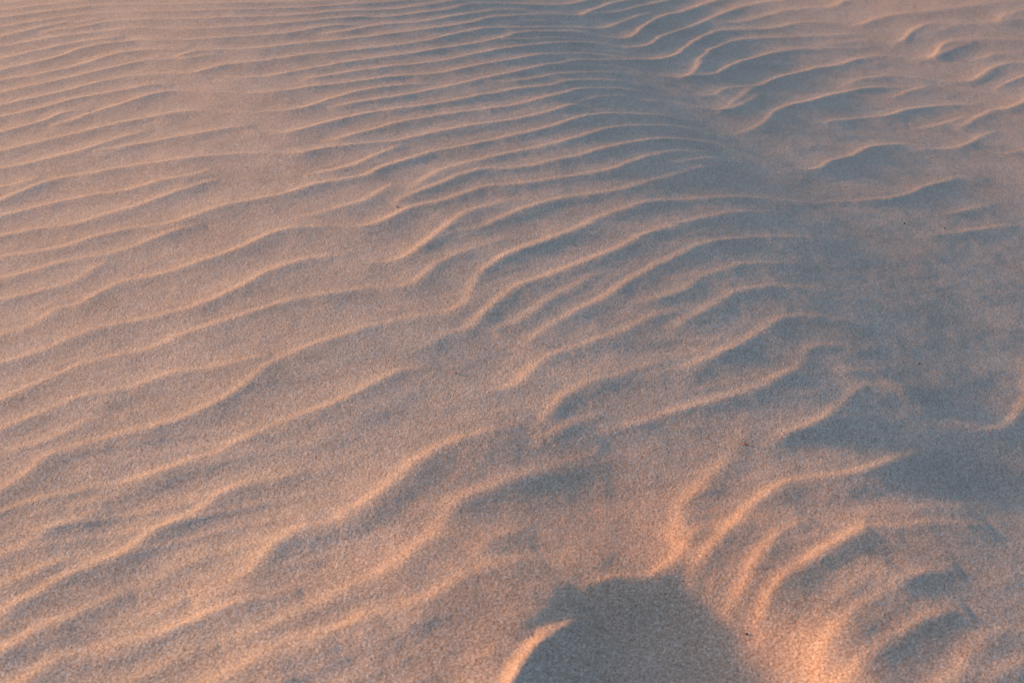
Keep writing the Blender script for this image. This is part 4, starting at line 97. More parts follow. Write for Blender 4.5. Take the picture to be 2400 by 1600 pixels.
(1,0,0,"-800 1374 0 -792 1384 8 -785 1393 15 -777 1403 23 -770 1412 31 -763 1422 39 -755 1431 46 -748 1441 54 -740 1450 62 -733 1460 70 -726 1469 77 -718 1479 85 -711 1488 91 -703 1497 92 -696 1507 94 -689 1516 95 -681 1526 97 -674 1535 98 -666 1545 100 -659 1554 100 -651 1564 100 -645 1574 100 -641 1585 100 -637 1597 100 -633 1608 100 -627 1618 100 -618 1626 100 -608 1633 100 -597 1638 100 -587 1644 100 -576 1649 100 -565 1654 98 -554 1659 96 -543 1664 94 -532 1668 92 -521 1673 90 -510 1678 94 -498 1682 98 -487 1687 102 -476 1692 106 -466 1698 110 -456 1705 116 -447 1712 122 -438 1721 128 -429 1729 134 -421 1738 140 -413 1747 133 -406 1757 127 -399 1766 121 -392 1776 115 -386 1787 109 -381 1797 104 -376 1809 99 -371 1820 94 -367 1831 90 -361 1842 85 -355 1852 80 -348 1862 87 -340 1871 93 -332 1879 99 -323 1888 106 -314 1896 111 -305 1904 112 -295 1911 114 -286 1918 116 -276 1925 117 -266 1932 119 -256 1939 118 -247 1946 113 -237 1953 108 -227 1960 104 -217 1967 98 -206 1973 88 -196 1978 79 -185 1984 70 -174 1989 70 -163 1994 70 -152 1999 70 -141 2003 70 -130 2008 70 -118 2011 81 -107 2014 91 -97 2021 100 -89 2030 97 -83 2040 95 -78 2051 92 -74 2063 90 -72 2074 90 -71 2086 90 -70 2098 90 -69 2110 95 -67 2122 101 -65 2134 108 -62 2146 115 -58 2157 121 -54 2169 125 -49 2180 129 -44 2191 133 -39 2201 138 -33 2212 142 -27 2222 146 -20 2232 150 -13 2242 150 -6 2251 150 2 2261 150 10 2270 150 18 2278 150 27 2287 150 35 2296 150 43 2305 150 51 2313 150 60 2322 148 68 2331 147 77 2339 146 85 2348 145 94 2356 144 102 2365 142 110 2374 141 117 2384 140 124 2394 138 130 2404 136 136 2415 133 142 2425 131 149 2435 129 157 2444 126 164 2453 123 173 2462 121 181 2471 118 189 2480 115 197 2488 113 206 2497 110 213 2506 106 221 2515 102 229 2525 98 237 2534 94 245 2543 90 253 2551 86 263 2559 82 272 2566 77 283 2572 72 294 2577 67 305 2581 63 316 2586 58 327 2591 53 338 2597 51 348 2603 52 358 2609 54 368 2616 56 379 2622 57 389 2629 59 399 2635 60 410 2641 59 420 2647 58 431 2653 56 441 2658 55 452 2664 54 462 2669 53 473 2674 52 485 2679 51 496 2683 49 508 2685 47 520 2687 44 532 2689 42 544 2690 39 556 2691 36 568 2693 34 579 2694 31 591 2696 27 603 2699 22 615 2702 16 626 2705 11 638 2708 5 650 2711 0"),
(1,0,0,"-843 1396 0 -833 1401 8 -822 1407 15 -811 1412 23 -801 1418 31 -790 1424 39 -780 1429 46 -769 1435 54 -758 1440 62 -748 1446 69 -737 1452 77 -727 1457 85 -716 1463 91 -705 1469 92 -695 1474 94 -684 1480 95 -674 1485 97 -663 1491 98 -652 1497 100 -642 1502 100 -631 1508 100 -621 1514 100 -610 1519 100 -599 1524 100 -588 1528 100 -576 1532 100 -565 1535 100 -553 1539 100 -542 1542 101 -530 1544 104 -518 1547 106 -507 1550 109 -495 1554 112 -484 1559 115 -474 1564 118 -463 1570 119 -453 1577 117 -443 1583 114 -433 1590 112 -423 1596 109 -412 1601 105 -401 1606 101 -392 1613 100 -384 1622 100 -376 1631 100 -367 1640 100 -358 1648 100 -349 1656 100 -340 1663 100 -330 1670 102 -320 1677 104 -310 1684 106 -300 1690 108 -290 1697 111 -281 1704 116 -271 1712 121 -262 1719 127 -253 1727 132 -244 1735 138 -235 1744 139 -228 1753 137 -220 1762 135 -213 1772 133 -206 1781 131 -198 1790 125 -190 1800 116 -182 1808 108 -173 1817 99 -164 1824 83 -153 1830 67 -143 1836 50 -133 1842 34 -122 1847 17 -111 1853 0"),
(1,0,0,"-863 1495 0 -854 1502 7 -844 1510 14 -835 1517 21 -825 1525 28 -816 1532 35 -806 1540 42 -797 1547 49 -787 1555 56 -777 1563 63 -768 1570 71 -758 1578 78 -749 1585 82 -739 1593 83 -730 1600 84 -720 1608 86 -710 1615 87 -701 1623 89 -691 1631 90 -682 1638 96 -672 1645 100 -661 1651 100 -650 1656 100 -640 1662 100 -630 1669 96 -620 1677 92 -611 1685 83 -603 1694 65 -594 1703 47 -585 1710 31 -574 1717 15 -564 1723 0"),
(1,2,0,"-125 1916 40 -118 1925 47 -110 1934 55 -101 1943 63 -91 1949 72 -81 1955 81 -71 1963 90 -64 1973 129 -59 1983 159 -54 1994 157 -49 2006 155 -45 2017 153 -40 2028 151 -35 2039 149 -30 2050 148 -25 2061 147 -19 2072 146 -14 2082 144 -8 2093 143 -2 2103 142 5 2113 141 12 2123 140 20 2132 140 29 2141 140 38 2149 140 47 2157 140 56 2165 140 65 2173 140 73 2181 140 82 2190 142 90 2199 143 98 2208 145 106 2217 147 114 2226 148 122 2235 150 130 2244 149 139 2252 147 147 2261 146 155 2270 144 163 2279 143 171 2288 141 179 2298 140 186 2307 136 193 2317 133 200 2327 129 207 2337 125 214 2347 122 221 2357 118 228 2367 114 235 2376 111 243 2385 106 251 2394 100 259 2403 95 268 2412 89 276 2420 84 285 2429 79 293 2438 75 302 2446 71 310 2455 67 319 2463 64 328 2472 60 336 2480 56 345 2488 52 354 2496 50 363 2505 50 371 2513 50 380 2521 50 389 2530 50 398 2538 50 407 2545 50 417 2552 49 427 2559 47 438 2565 45 448 2571 43 459 2577 40 469 2582 38 480 2588 36 491 2593 34 502 2597 31 514 2602 28 525 2606 22 537 2609 17 548 2613 11 560 2616 6 572 2619 0"),
(1,0,0,"-37 1949 0 -28 1958 56 -19 1967 69 -10 1975 79 -1 1984 88 7 1993 98 15 2003 101 21 2013 103 28 2024 104 33 2035 106 39 2046 107 45 2057 109 52 2067 110 59 2077 104 67 2087 99 74 2097 94 82 2107 88 90 2117 83 97 2127 76 105 2137 67 112 2147 57 119 2157 48 127 2167 38 134 2177 29 143 2186 19 151 2195 10 160 2204 0"),
(1,0,0,"-3 1892 0 5 1901 17 12 1911 34 19 1921 51 26 1931 68 33 1941 83 40 1951 95 47 1961 106 53 1971 118 60 1981 121 67 1990 123 74 2000 124 81 2010 126 88 2020 127 95 2030 129 103 2039 130 111 2048 132 119 2057 133 127 2066 135 136 2075 136 144 2084 138 151 2093 140 158 2103 139 165 2113 137 171 2124 136 176 2134 134 182 2145 133 188 2155 132 194 2166 130 201 2176 129 208 2186 128 215 2196 126 222 2206 125 229 2215 124 236 2225 123 243 2235 121 250 2244 120 258 2254 117 265 2263 115 273 2273 112 280 2282 109 288 2292 106 295 2301 103 303 2311 100 310 2321 95 316 2331 91 323 2341 87 331 2350 82 339 2359 79 348 2367 78 357 2375 76 366 2383 74 376 2390 73 386 2397 71 396 2403 70 406 2410 67 417 2416 65 427 2422 62 438 2428 60 449 2433 58 460 2439 55 470 2444 53 481 2449 51 493 2453 48 504 2458 46 515 2462 43 526 2467 40 538 2470 38 549 2474 35 561 2477 33 573 2481 30 584 2483 25 596 2485 18 608 2486 12 620 2487 6 632 2489 0"),
(1,2.2,0,"-120 1820 0 -110 1814 16 -99 1808 32 -89 1802 48 -78 1796 54 -68 1789 59 -58 1783 64 -47 1777 69 -36 1773 78 -24 1772 90 -13 1778 111 -4 1786 131 4 1795 150 11 1805 158 16 1816 165 21 1827 168 26 1838 163 32 1849 158 38 1859 153 45 1869 148 53 1878 142 62 1886 137 71 1894 132 81 1901 127 91 1908 123 101 1914 119 112 1921 114 121 1928 110 131 1936 108 140 1944 106 149 1952 104 157 1960 103 166 1969 101 174 1978 99 182 1987 97 189 1997 95 197 2006 94 205 2016 92 213 2024 90 223 2032 79 233 2039 66 243 2045 53 252 2053 36 262 2060 18 271 2068 0"),
(1,0,0,"175 2053 0 184 2060 12 194 2068 24 203 2075 36 213 2082 48 222 2089 60 232 2097 71 241 2105 80 250 2113 80 259 2121 80 267 2129 80 275 2138 80 283 2147 80 290 2157 72 297 2167 62 303 2178 51 309 2188 41 316 2197 41 324 2207 42 331 2216 44 339 2225 45 347 2235 46 355 2243 47 363 2252 48 372 2260 50 381 2268 51 390 2276 53 399 2284 54 409 2291 56 419 2297 58 430 2303 59 441 2308 57 452 2312 53 464 2315 49 475 2317 45 487 2320 41 499 2323 33 510 2326 25 522 2329 17 534 2332 8 545 2335 0"),
(1,0,0,"238 1976 0 245 1986 20 253 1996 39 260 2006 59 267 2015 78 274 2025 89 282 2035 88 289 2045 86 297 2054 84 304 2064 82 312 2074 80 319 2084 78 326 2094 74 332 2104 71 339 2114 68 346 2124 65 354 2134 62 362 2143 59 371 2151 58 380 2160 56 389 2167 54 399 2174 53 409 2181 51 420 2187 49 431 2193 46 442 2198 43 453 2203 40 465 2207 37 476 2211 35 488 2214 32 500 2217 28 512 2218 21 524 2219 14 537 2220 7 549 2221 0"),
(1,2.2,0,"28 1657 0 32 1668 28 37 1679 57 41 1690 84 45 1701 104 50 1713 124 54 1724 141 59 1735 148 64 1745 154 71 1756 160 78 1765 157 86 1774 153 94 1783 150 102 1792 146 111 1800 143 121 1807 138 131 1814 125 142 1819 112 152 1824 99 162 1831 87 172 1839 79 181 1847 72 190 1855 64 199 1862 56 209 1869 46 219 1875 30 230 1881 15 241 1886 0"),
(1,0,0,"192 1829 0 203 1834 16 214 1838 32 225 1843 47 236 1847 63 247 1853 79 257 1859 96 266 1867 113 275 1875 129 284 1883 146 292 1892 161 300 1900 165 309 1909 169 317 1918 173 325 1927 178 333 1935 172 341 1944 155 349 1953 137 357 1962 119 365 1971 101 372 1981 95 379 1991 89 386 2001 83 393 2011 77 400 2020 71 406 2031 70 412 2041 70 418 2051 70 425 2061 70 433 2070 70 443 2077 68 453 2083 66 464 2087 64 476 2091 62 487 2094 60 499 2095 56 511 2096 52 523 2095 48 535 2094 44 547 2092 40 559 2089 30 570 2086 20 581 2082 10 593 2078 0"),
(1,0,0,"79 1636 0 89 1642 9 100 1649 19 110 1655 28 120 1661 38 131 1668 50 141 1674 61 152 1680 72 162 1686 82 173 1692 92 184 1698 101 194 1705 104 204 1711 108 214 1718 111 224 1725 114 234 1732 118 244 1739 119 254 1745 117 265 1752 115 275 1759 112 285 1765 110 295 1772 112 306 1778 113 316 1785 115 326 1791 117 336 1798 119 346 1805 120 356 1813 122 365 1821 125 374 1829 127 383 1838 129 391 1846 124 399 1855 110 407 1865 95 415 1874 81 422 1884 66 428 1894 59 433 1905 58 438 1917 56 442 1928 55 447 1939 53 452 1950 52 459 1960 50 467 1969 50 477 1977 50 487 1984 50 498 1988 50 510 1991 48 522 1991 45 534 1990 43 546 1987 40 558 1984 28 569 1980 14 581 1976 0"),
(1,0,0,"27 1638 0 39 1643 39 49 1649 71 57 1658 75 65 1668 78 73 1676 77 83 1684 73 92 1692 68 102 1699 64 112 1707 57 122 1714 38 132 1721 19 142 1728 0"),
(1,0,0,"320 1641 0 332 1645 31 343 1649 62 354 1655 92 362 1664 108 369 1674 123 377 1683 139 387 1691 148 397 1697 156 407 1704 164 416 1712 166 425 1720 156 433 1729 146 441 1738 136 448 1748 122 455 1758 105 462 1768 88 469 1778 71 475 1789 68 481 1799 66 487 1810 64 493 1820 62 501 1830 60 509 1838 58 518 1846 56 528 1854 53 539 1859 51 551 1860 50 563 1859 50 575 1856 50 586 1851 50 596 1844 47 604 1835 45 611 1825 43 619 1816 40 628 1808 27 637 1800 14 646 1792 0"),
(1.15,1.8,0,"634 1789 0 645 1782 19 655 1775 38 666 1770 56 678 1766 73 690 1766 90 701 1771 93 710 1779 96 719 1788 99 728 1796 100 736 1806 100 743 1816 100 750 1826 100 756 1836 100 762 1847 100 768 1858 100 773 1869 100 778 1880 100 783 1891 99 788 1903 95 792 1914 91 796 1926 87 801 1937 83 805 1949 79 809 1960 75 813 1972 72 817 1983 64 821 1995 55 824 2007 46 828 2018 37 832 2030 28 836 2042 18 839 2053 9 843 2065 0"),
(1,0,0,"490 1880 0 499 1888 17 509 1896 35 519 1902 50 531 1905 50 543 1907 50 556 1906 50 567 1902 50 576 1893 50 582 1883 50 590 1873 50 597 1863 50 604 1854 50 613 1845 50 623 1837 37 634 1832 18 645 1827 0"),
(1,0,0,"665 2725 40 676 2731 45 687 2736 49 698 2741 54 709 2746 58 720 2751 63 731 2757 68 742 2762 71 753 2767 73 764 2772 75 775 2778 77 786 2784 79 796 2791 81 805 2798 83 815 2806 84 824 2814 86 833 2823 88 841 2832 90 849 2841 90 857 2850 90 865 2860 90 872 2869 90 880 2879 90 888 2888 89 896 2897 86 904 2906 83 913 2914 80 922 2923 77 931 2931 74 939 2940 71 948 2948 66 957 2957 58 965 2966 50 974 2974 42 983 2982 35 992 2990 27 1002 2998 20 1012 3005 14 1022 3012 7 1032 3020 0"),
(1,0,0,"863 2707 0 873 2715 7 882 2722 15 892 2730 22 902 2737 30 912 2745 37 922 2752 44 931 2760 52 941 2768 59 951 2775 55 960 2783 49 969 2791 44 979 2799 38 988 2807 32 998 2815 25 1007 2823 17 1017 2831 8 1026 2839 0"),
(1,0,0,"797 2575 0 808 2580 11 819 2585 21 830 2591 32 841 2596 43 852 2602 51 863 2608 54 873 2614 57 883 2621 60 894 2627 62 904 2634 65 914 2640 68 925 2647 70 935 2653 68 945 2660 67 956 2666 65 966 2673 64 976 2679 63 987 2686 61 997 2693 60 1007 2700 45 1017 2707 30 1027 2714 15 1036 2721 0"),
(1,0,0,"362 2854 60 372 2861 60 381 2869 60 390 2877 60 400 2885 60 409 2892 60 420 2899 60 431 2904 60 443 2906 52 455 2906 43 467 2904 35 479 2903 27 491 2902 20 503 2901 13 515 2899 7 527 2898 0"),
(1,0,0,"542 3647 30 535 3637 30 527 3627 30 520 3617 30 512 3608 30 504 3598 30 496 3589 30 487 3581 30 476 3574 29 464 3570 26 452 3568 23 440 3565 20"),
(1,2,0,"509 3312 30 514 3323 32 519 3334 34 524 3345 36 529 3356 38 534 3367 40 538 3378 42 543 3389 44 548 3400 46 553 3411 48 558 3423 50 563 3434 50 567 3445 50 572 3456 50 577 3467 50 581 3478 50 586 3489 50 591 3500 50 597 3511 50 603 3522 48 609 3532 36 616 3542 24 624 3551 12 631 3561 0"),
(1,2,0,"531 3144 50 538 3154 52 545 3163 53 553 3173 55 560 3183 56 566 3193 58 573 3203 59 579 3214 60 585 3224 60 591 3235 60 596 3246 60 602 3257 60 607 3268 60 611 3279 63 616 3290 65 620 3302 68 624 3313 70 629 3325 73 633 3336 76 638 3347 78 644 3358 81 650 3368 83 656 3379 86 663 3389 89 669 3399 92 677 3409 94 684 3419 97 692 3428 100 700 3437 105 708 3446 110 717 3455 115 725 3463 120 734 3471 125 743 3480 130 752 3488 135 760 3497 140 768 3506 139 777 3515 138 784 3524 137 792 3533 136 800 3543 136 808 3552 135 816 3561 134 824 3571 133 832 3580 132 840 3588 131 849 3597 130 857 3606 128 866 3614 125 875 3622 122 884 3630 119 893 3638 116 903 3646 113 912 3654 110 922 3661 107 932 3668 104 942 3674 101 953 3680 96 964 3686 91 975 3691 86 986 3695 81 997 3699 76 1009 3702 71 1021 3703 57 1034 3703 43 1046 3702 28 1058 3700 14 1070 3699 0"),
(1,0,0,"724 3293 0 734 3299 6 744 3306 13 754 3313 19 764 3320 25 774 3327 32 784 3335 38 794 3342 42 803 3349 44 813 3356 47 823 3363 49 832 3371 52 842 3378 54 852 3385 56 862 3392 59 873 3398 64 883 3404 70 894 3409 77 905 3415 84 916 3421 90 926 3427 97 936 3434 101 945 3442 104 954 3451 106 962 3459 109 971 3468 111 979 3477 114 988 3485 116 997 3493 119 1007 3501 120 1017 3508 119 1026 3515 118 1037 3521 117 1047 3528 116 1057 3534 115 1067 3541 114 1078 3547 113 1089 3552 113 1100 3558 112 1111 3563 111 1122 3567 109 1133 3571 104 1145 3576 100 1156 3579 95 1168 3582 91 1180 3584 86 1192 3584 81 1204 3581 71 1215 3576 60 1226 3570 49 1237 3565 35 1249 3562 18 1261 3560 0"),
(1,0,0,"978 3347 0 989 3351 12 1001 3355 24 1012 3360 36 1023 3365 48 1033 3371 55 1043 3378 61 1052 3386 67 1062 3393 69 1071 3401 67 1080 3409 64 1089 3417 62 1097 3425 60 1106 3434 57 1115 3442 55 1123 3450 53 1132 3459 50 1140 3468 41 1148 3476 31 1156 3485 20 1165 3494 10 1173 3503 0"),
(1,2.5,0,"1089 3354 0 1097 3364 14 1104 3373 29 1112 3383 43 1120 3392 58 1127 3402 72 1135 3411 83 1142 3421 89 1149 3431 94 1156 3441 100 1163 3451 106 1170 3460 110 1178 3470 110 1185 3480 110 1193 3489 110 1200 3499 110 1208 3508 110 1216 3517 110 1225 3526 110 1234 3534 110 1243 3542 113 1254 3548 124 1264 3554 134 1276 3559 144 1286 3564 155 1296 3572 162 1305 3579 166 1314 3588 170 1323 3596 174 1331 3605 178 1340 3614 182 1348 3623 186 1356 3632 190 1363 3642 189 1371 3651 188 1378 3661 187 1386 3671 186 1393 3681 184 1400 3690 183 1407 3700 182 1414 3710 181 1421 3720 180 1429 3730 177 1436 3739 174 1443 3749 172 1451 3759 169 1458 3768 166 1465 3778 163 1473 3788 155 1480 3798 141 1487 3807 127 1495 3817 113 1502 3827 99 1509 3837 85 1517 3846 70 1524 3856 56 1531 3866 42 1539 3875 28 1546 3885 14 1553 3895 0"),
(1,0,0,"965 3577 0 973 3585 9 982 3594 17 991 3603 26 999 3612 34 1008 3621 43 1016 3630 52 1024 3639 62 1031 3649 73 1039 3659 84 1047 3668 87 1056 3676 81 1065 3684 74 1075 3692 68 1084 3700 61 1094 3708 55 1103 3716 47 1112 3724 35 1121 3733 24 1130 3741 12 1139 3749 0"),
(1,0,0,"928 3151 0 938 3158 13 948 3165 26 958 3172 39 969 3178 52 979 3184 61 991 3189 62 1002 3192 64 1014 3196 65 1025 3200 67 1036 3204 68 1047 3210 70 1057 3217 71 1066 3225 73 1075 3233 74 1083 3242 76 1092 3251 78 1100 3260 79 1107 3270 79 1115 3279 75 1122 3289 72 1129 3299 69 1136 3309 65 1143 3319 62 1151 3328 57 1160 3337 47 1168 3345 38 1177 3353 28 1187 3361 19 1196 3369 9 1205 3377 0"),
(1,0,0,"1146 3187 0 1156 3193 15 1166 3200 31 1177 3207 46 1187 3214 50 1197 3221 50 1207 3228 50 1218 3234 50 1228 3241 50 1238 3248 49 1249 3254 49 1259 3261 48 1269 3268 47 1280 3274 46 1290 3281 45 1300 3288 44 1311 3295 40 1321 3301 36 1331 3308 32 1342 3315 28 1352 3321 24 1362 3328 20 1373 3335 16 1383 3342 12 1393 3348 8 1404 3355 4 1414 3362 0"),
(1,0,0,"-792 1271 0 -782 1279 7 -773 1286 14 -763 1294 21 -754 1302 28 -744 1309 35 -735 1317 42 -726 1324 49 -716 1332 56 -707 1340 63 -697 1347 70 -688 1355 77 -679 1363 82 -669 1370 83 -660 1378 84 -650 1386 86 -641 1393 87 -631 1401 88 -622 1408 90 -612 1416 90 -603 1423 90 -594 1431 90 -586 1440 93 -579 1450 98 -570 1459 97 -560 1466 89 -550 1472 82 -539 1478 75 -529 1484 61 -518 1489 30 -507 1495 0"),
(1.3,2.2,0,"-729 1129 0 -721 1138 8 -713 1147 16 -705 1156 23 -697 1166 31 -689 1175 39 -681 1184 47 -673 1193 55 -665 1202 63 -657 1212 70 -649 1221 78 -641 1230 86 -633 1239 91 -625 1248 92 -617 1258 94 -609 1267 95 -601 1276 97 -593 1285 98 -585 1294 100 -577 1303 100 -569 1313 100 -561 1322 100 -553 1331 103 -546 1341 106 -537 1350 109 -528 1357 110 -518 1364 110 -507 1370 110 -497 1377 110 -487 1384 110 -477 1391 110 -468 1399 110 -461 1409 110 -455 1419 110 -448 1429 110 -440 1438 110 -431 1447 110 -422 1455 110 -412 1462 110 -402 1469 110 -393 1477 110 -386 1487 110 -380 1497 110 -373 1508 110 -365 1516 103 -355 1523 91 -344 1529 79 -333 1533 72 -321 1536 64 -309 1539 56 -297 1542 47 -286 1547 31 -275 1551 16 -263 1556 0"),
(1,0,0,"-784 1226 0 -774 1232 7 -764 1239 14 -753 1246 22 -743 1253 29 -732 1260 36 -722 1267 43 -712 1273 50 -701 1280 58 -691 1287 65 -681 1294 72 -670 1301 79 -660 1308 82 -649 1314 83 -639 1321 85 -629 1328 86 -618 1335 88 -608 1342 89 -598 1349 90 -587 1355 90 -577 1363 89 -568 1371 82 -559 1379 75 -549 1387 64 -539 1394 32 -528 1401 0"),
(1.3,2.2,0,"-701 1057 0 -693 1066 8 -685 1076 16 -678 1085 24 -670 1095 31 -662 1104 39 -655 1114 47 -647 1123 55 -640 1133 63 -632 1142 71 -624 1152 78 -617 1161 86 -609 1171 91 -601 1180 92 -594 1190 94 -586 1199 95 -578 1209 97 -571 1218 98 -563 1228 100 -556 1238 100 -548 1247 100 -540 1257 100 -531 1264 100 -521 1271 100 -511 1278 97 -501 1286 89 -492 1293 81 -481 1300 70 -471 1306 60 -460 1312 48 -449 1318 24 -438 1323 0"),
(1.3,2.2,0,"-718 1031 0 -708 1038 7 -698 1046 14 -688 1053 21 -679 1060 28 -669 1068 35 -659 1075 42 -649 1082 49 -640 1090 57 -630 1097 64 -620 1104 71 -610 1112 78 -601 1119 82 -591 1127 83 -581 1134 84 -571 1141 86 -562 1149 87 -552 1156 89 -542 1163 90 -532 1170 90 -523 1178 90 -515 1188 90 -508 1198 90 -501 1208 90 -492 1215 89 -480 1219 86 -468 1220 83 -456 1222 80 -444 1226 80 -433 1230 80 -422 1235 80 -410 1239 80 -399 1243 86 -387 1247 92 -376 1251 98 -364 1256 100 -353 1261 100 -343 1267 100 -332 1273 90 -322 1280 79 -311 1285 69 -299 1288 62 -287 1291 54 -275 1293 47 -263 1295 39 -251 1298 20 -239 1301 0"),
(1.7,3,6,"-366 1301 0 -355 1306 24 -344 1311 47 -333 1317 59 -323 1324 68 -314 1332 78 -307 1342 86 -303 1353 93 -299 1365 100 -295 1376 107 -290 1387 110 -285 1398 110 -278 1408 110 -270 1417 110 -261 1425 110 -250 1431 109 -238 1433 106 -226 1435 104 -214 1439 102 -209 1448 105 -205 1458 113 -194 1464 117 -185 1472 121 -178 1482 124 -172 1492 127 -166 1503 130 -160 1513 130 -153 1524 130 -147 1534 130 -141 1545 130 -135 1555 130 -129 1566 130 -123 1576 130 -116 1586 123 -109 1596 117 -101 1605 111 -92 1614 110 -83 1622 110 -74 1629 110 -64 1636 106 -53 1642 100 -43 1648 94 -32 1654 84 -22 1661 69 -12 1667 54 -1 1674 39 8 1681 26 18 1688 13 28 1695 0"),
(1.3,2.8,5,"-317 1219 0 -306 1224 22 -295 1229 44 -284 1235 59 -273 1241 56 -263 1248 52 -253 1255 50 -244 1263 50 -234 1271 50 -225 1278 50 -216 1286 53 -207 1294 61 -197 1302 68 -187 1309 75 -176 1314 81 -165 1320 88 -155 1327 98 -146 1335 109 -138 1344 120 -131 1354 120 -124 1364 120 -117 1374 118 -110 1384 115 -103 1394 112 -97 1405 110 -93 1416 110 -89 1428 110 -85 1439 110 -81 1451 112 -77 1462 117 -71 1473 120 -65 1483 120 -56 1492 120 -47 1500 116 -38 1508 113 -28 1516 109 -20 1524 105 -11 1532 101 -1 1540 93 9 1546 82 20 1553 72 30 1559 64 41 1565 55 51 1573 49 60 1580 46 69 1588 44 79 1596 42 88 1604 37 98 1611 28 107 1619 19 117 1627 9 126 1634 0"),
(1.3,2.8,5,"-499 1023 0 -490 1030 6 -480 1037 12 -470 1044 19 -460 1051 25 -450 1058 31 -440 1065 37 -430 1072 44 -420 1079 50 -410 1086 56 -400 1093 62 -390 1100 69 -381 1107 73 -371 1114 74 -361 1121 75 -351 1128 76 -341 1135 77 -331 1142 79 -321 1149 80 -311 1155 83 -301 1162 87 -291 1170 90 -283 1178 88 -275 1188 86 -268 1197 84 -259 1206 82 -249 1213 80 -238 1217 82 -226 1220 84 -215 1223 86 -203 1225 87 -191 1229 89 -181 1235 90 -172 1243 90 -162 1250 90 -151 1254 87 -139 1257 84 -127 1260 81 -116 1265 89 -106 1271 101 -96 1278 111 -87 1287 114 -80 1296 118 -71 1305 120 -63 1314 120 -55 1323 120 -44 1328 116 -33 1332 111 -22 1338 92 -11 1344 71 0 1350 58 10 1355 46 21 1360 26 33 1365 0"),
(1,3,5,"-54 1362 0 -45 1371 35 -37 1381 70 -29 1391 77 -21 1401 84 -12 1409 89 -1 1415 84 12 1417 78 23 1412 63 35 1408 50 48 1408 46 60 1409 42 73 1407 40 84 1402 40 95 1395 40 106 1389 35 117 1383 17 128 1376 0"),
(4.6,2.4,7,"-63 879 0 -61 891 9 -58 903 19 -55 915 28 -52 927 38 -49 939 47 -46 951 56 -43 962 66 -41 974 75 -38 986 85 -35 998 94 -32 1010 103 -29 1022 109 -26 1034 111 -24 1045 113 -21 1057 114 -18 1069 116 -15 1081 118 -12 1093 120 -9 1105 120 -7 1117 120 -4 1128 120 -1 1140 120 2 1152 120 7 1163 120 12 1174 120 18 1185 120 24 1196 117 30 1206 113 37 1216 110 44 1226 94 52 1235 78 61 1244 61 69 1252 44 79 1260 22 88 1268 0"),
(1.4,1.8,7,"73 1301 0 83 1309 28 93 1317 53 103 1324 68 115 1328 74 128 1330 78 140 1332 87 152 1335 101 164 1341 110 173 1349 110 182 1358 110 190 1368 101 197 1378 90 202 1390 81 207 1401 72 212 1413 63 217 1425 54 222 1436 38 228 1447 19 233 1459 0"),
(1.7,2.2,5,"208 1332 30 212 1343 54 217 1355 78 222 1366 94 227 1377 102 233 1387 111 239 1398 119 245 1409 127 251 1419 130 258 1430 130 264 1440 130 271 1450 130 278 1460 130 284 1471 130 291 1481 130 298 1491 130 305 1501 130 313 1511 130 320 1520 130 328 1529 130 337 1538 130 346 1547 119 355 1554 106 366 1560 95 378 1564 87 389 1567 80 401 1570 80 413 1573 80 425 1576 80 436 1581 82 447 1587 84 457 1593 87 468 1600 89 478 1607 86 487 1615 79 496 1623 71 505 1631 64 514 1639 57 524 1647 49 533 1654 42 543 1662 34 553 1669 26 564 1675 17 574 1681 9 585 1687 0"),
(1.8,3,4,"184 1413 0 192 1422 56 199 1432 92 202 1444 97 205 1456 101 207 1468 106 209 1480 110 212 1492 115 216 1503 120 222 1514 116 229 1524 112 236 1534 106 243 1545 99 249 1555 92 256 1565 84 263 1575 75 270 1585 66 276 1596 59 283 1606 56 289 1617 53 294 1628 50 299 1639 48 304 1650 46 308 1662 44 312 1673 43 316 1685 41 320 1696 34 324 1708 26 328 1720 17 332 1731 9 336 1743 0"),
(1.9,2.2,4.5,"267 1246 30 271 1257 53 276 1268 76 280 1279 91 285 1290 105 290 1301 112 297 1311 116 305 1320 119 312 1330 120 320 1339 120 328 1347 120 337 1356 120 345 1365 120 353 1374 120 361 1382 120 370 1391 120 378 1400 120 387 1408 120 395 1416 118 404 1425 114 413 1433 111 421 1442 105 428 1451 97 438 1457 87 450 1455 76 462 1456 66 474 1459 58 485 1463 51 497 1466 49 508 1469 47 520 1472 46 532 1474 44 544 1477 43 555 1479 41 567 1480 38 579 1481 25 591 1481 13 603 1481 0"),
(1.4,2,3.5,"247 1291 60 254 1301 77 260 1311 93 266 1322 100 271 1333 100 276 1345 100 281 1356 100 286 1367 100 291 1379 100 297 1390 100 303 1401 100 309 1411 96 317 1421 90 324 1431 85 333 1440 78 343 1447 66 353 1454 54 364 1459 30 376 1463 0"),
(1.7,2.4,5,"300 909 0 301 921 5 302 933 9 303 945 14 304 957 19 305 969 23 306 981 28 307 993 32 308 1005 37 308 1017 42 309 1029 46 310 1041 51 311 1053 54 312 1065 55 313 1077 56 314 1089 57 315 1101 58 316 1113 59 317 1125 60 318 1137 61 319 1149 63 320 1161 64 321 1173 71 323 1185 84 325 1196 97 330 1207 110 336 1217 116 345 1226 117 354 1234 112 361 1243 105 367 1254 100 374 1263 100 382 1272 100 391 1281 100 400 1289 96 409 1296 93 419 1304 90 427 1312 90 436 1320 90 445 1328 89 454 1336 86 463 1344 84 473 1351 81 484 1356 68 495 1360 52 507 1362 36 519 1363 18 531 1363 0"),
(1.2,4,0,"335 1253 0 344 1263 39 352 1272 71 359 1282 75 367 1292 79 375 1302 78 383 1312 76 391 1322 73 400 1331 71 409 1339 68 419 1347 64 429 1354 61 441 1360 36 452 1364 0"),
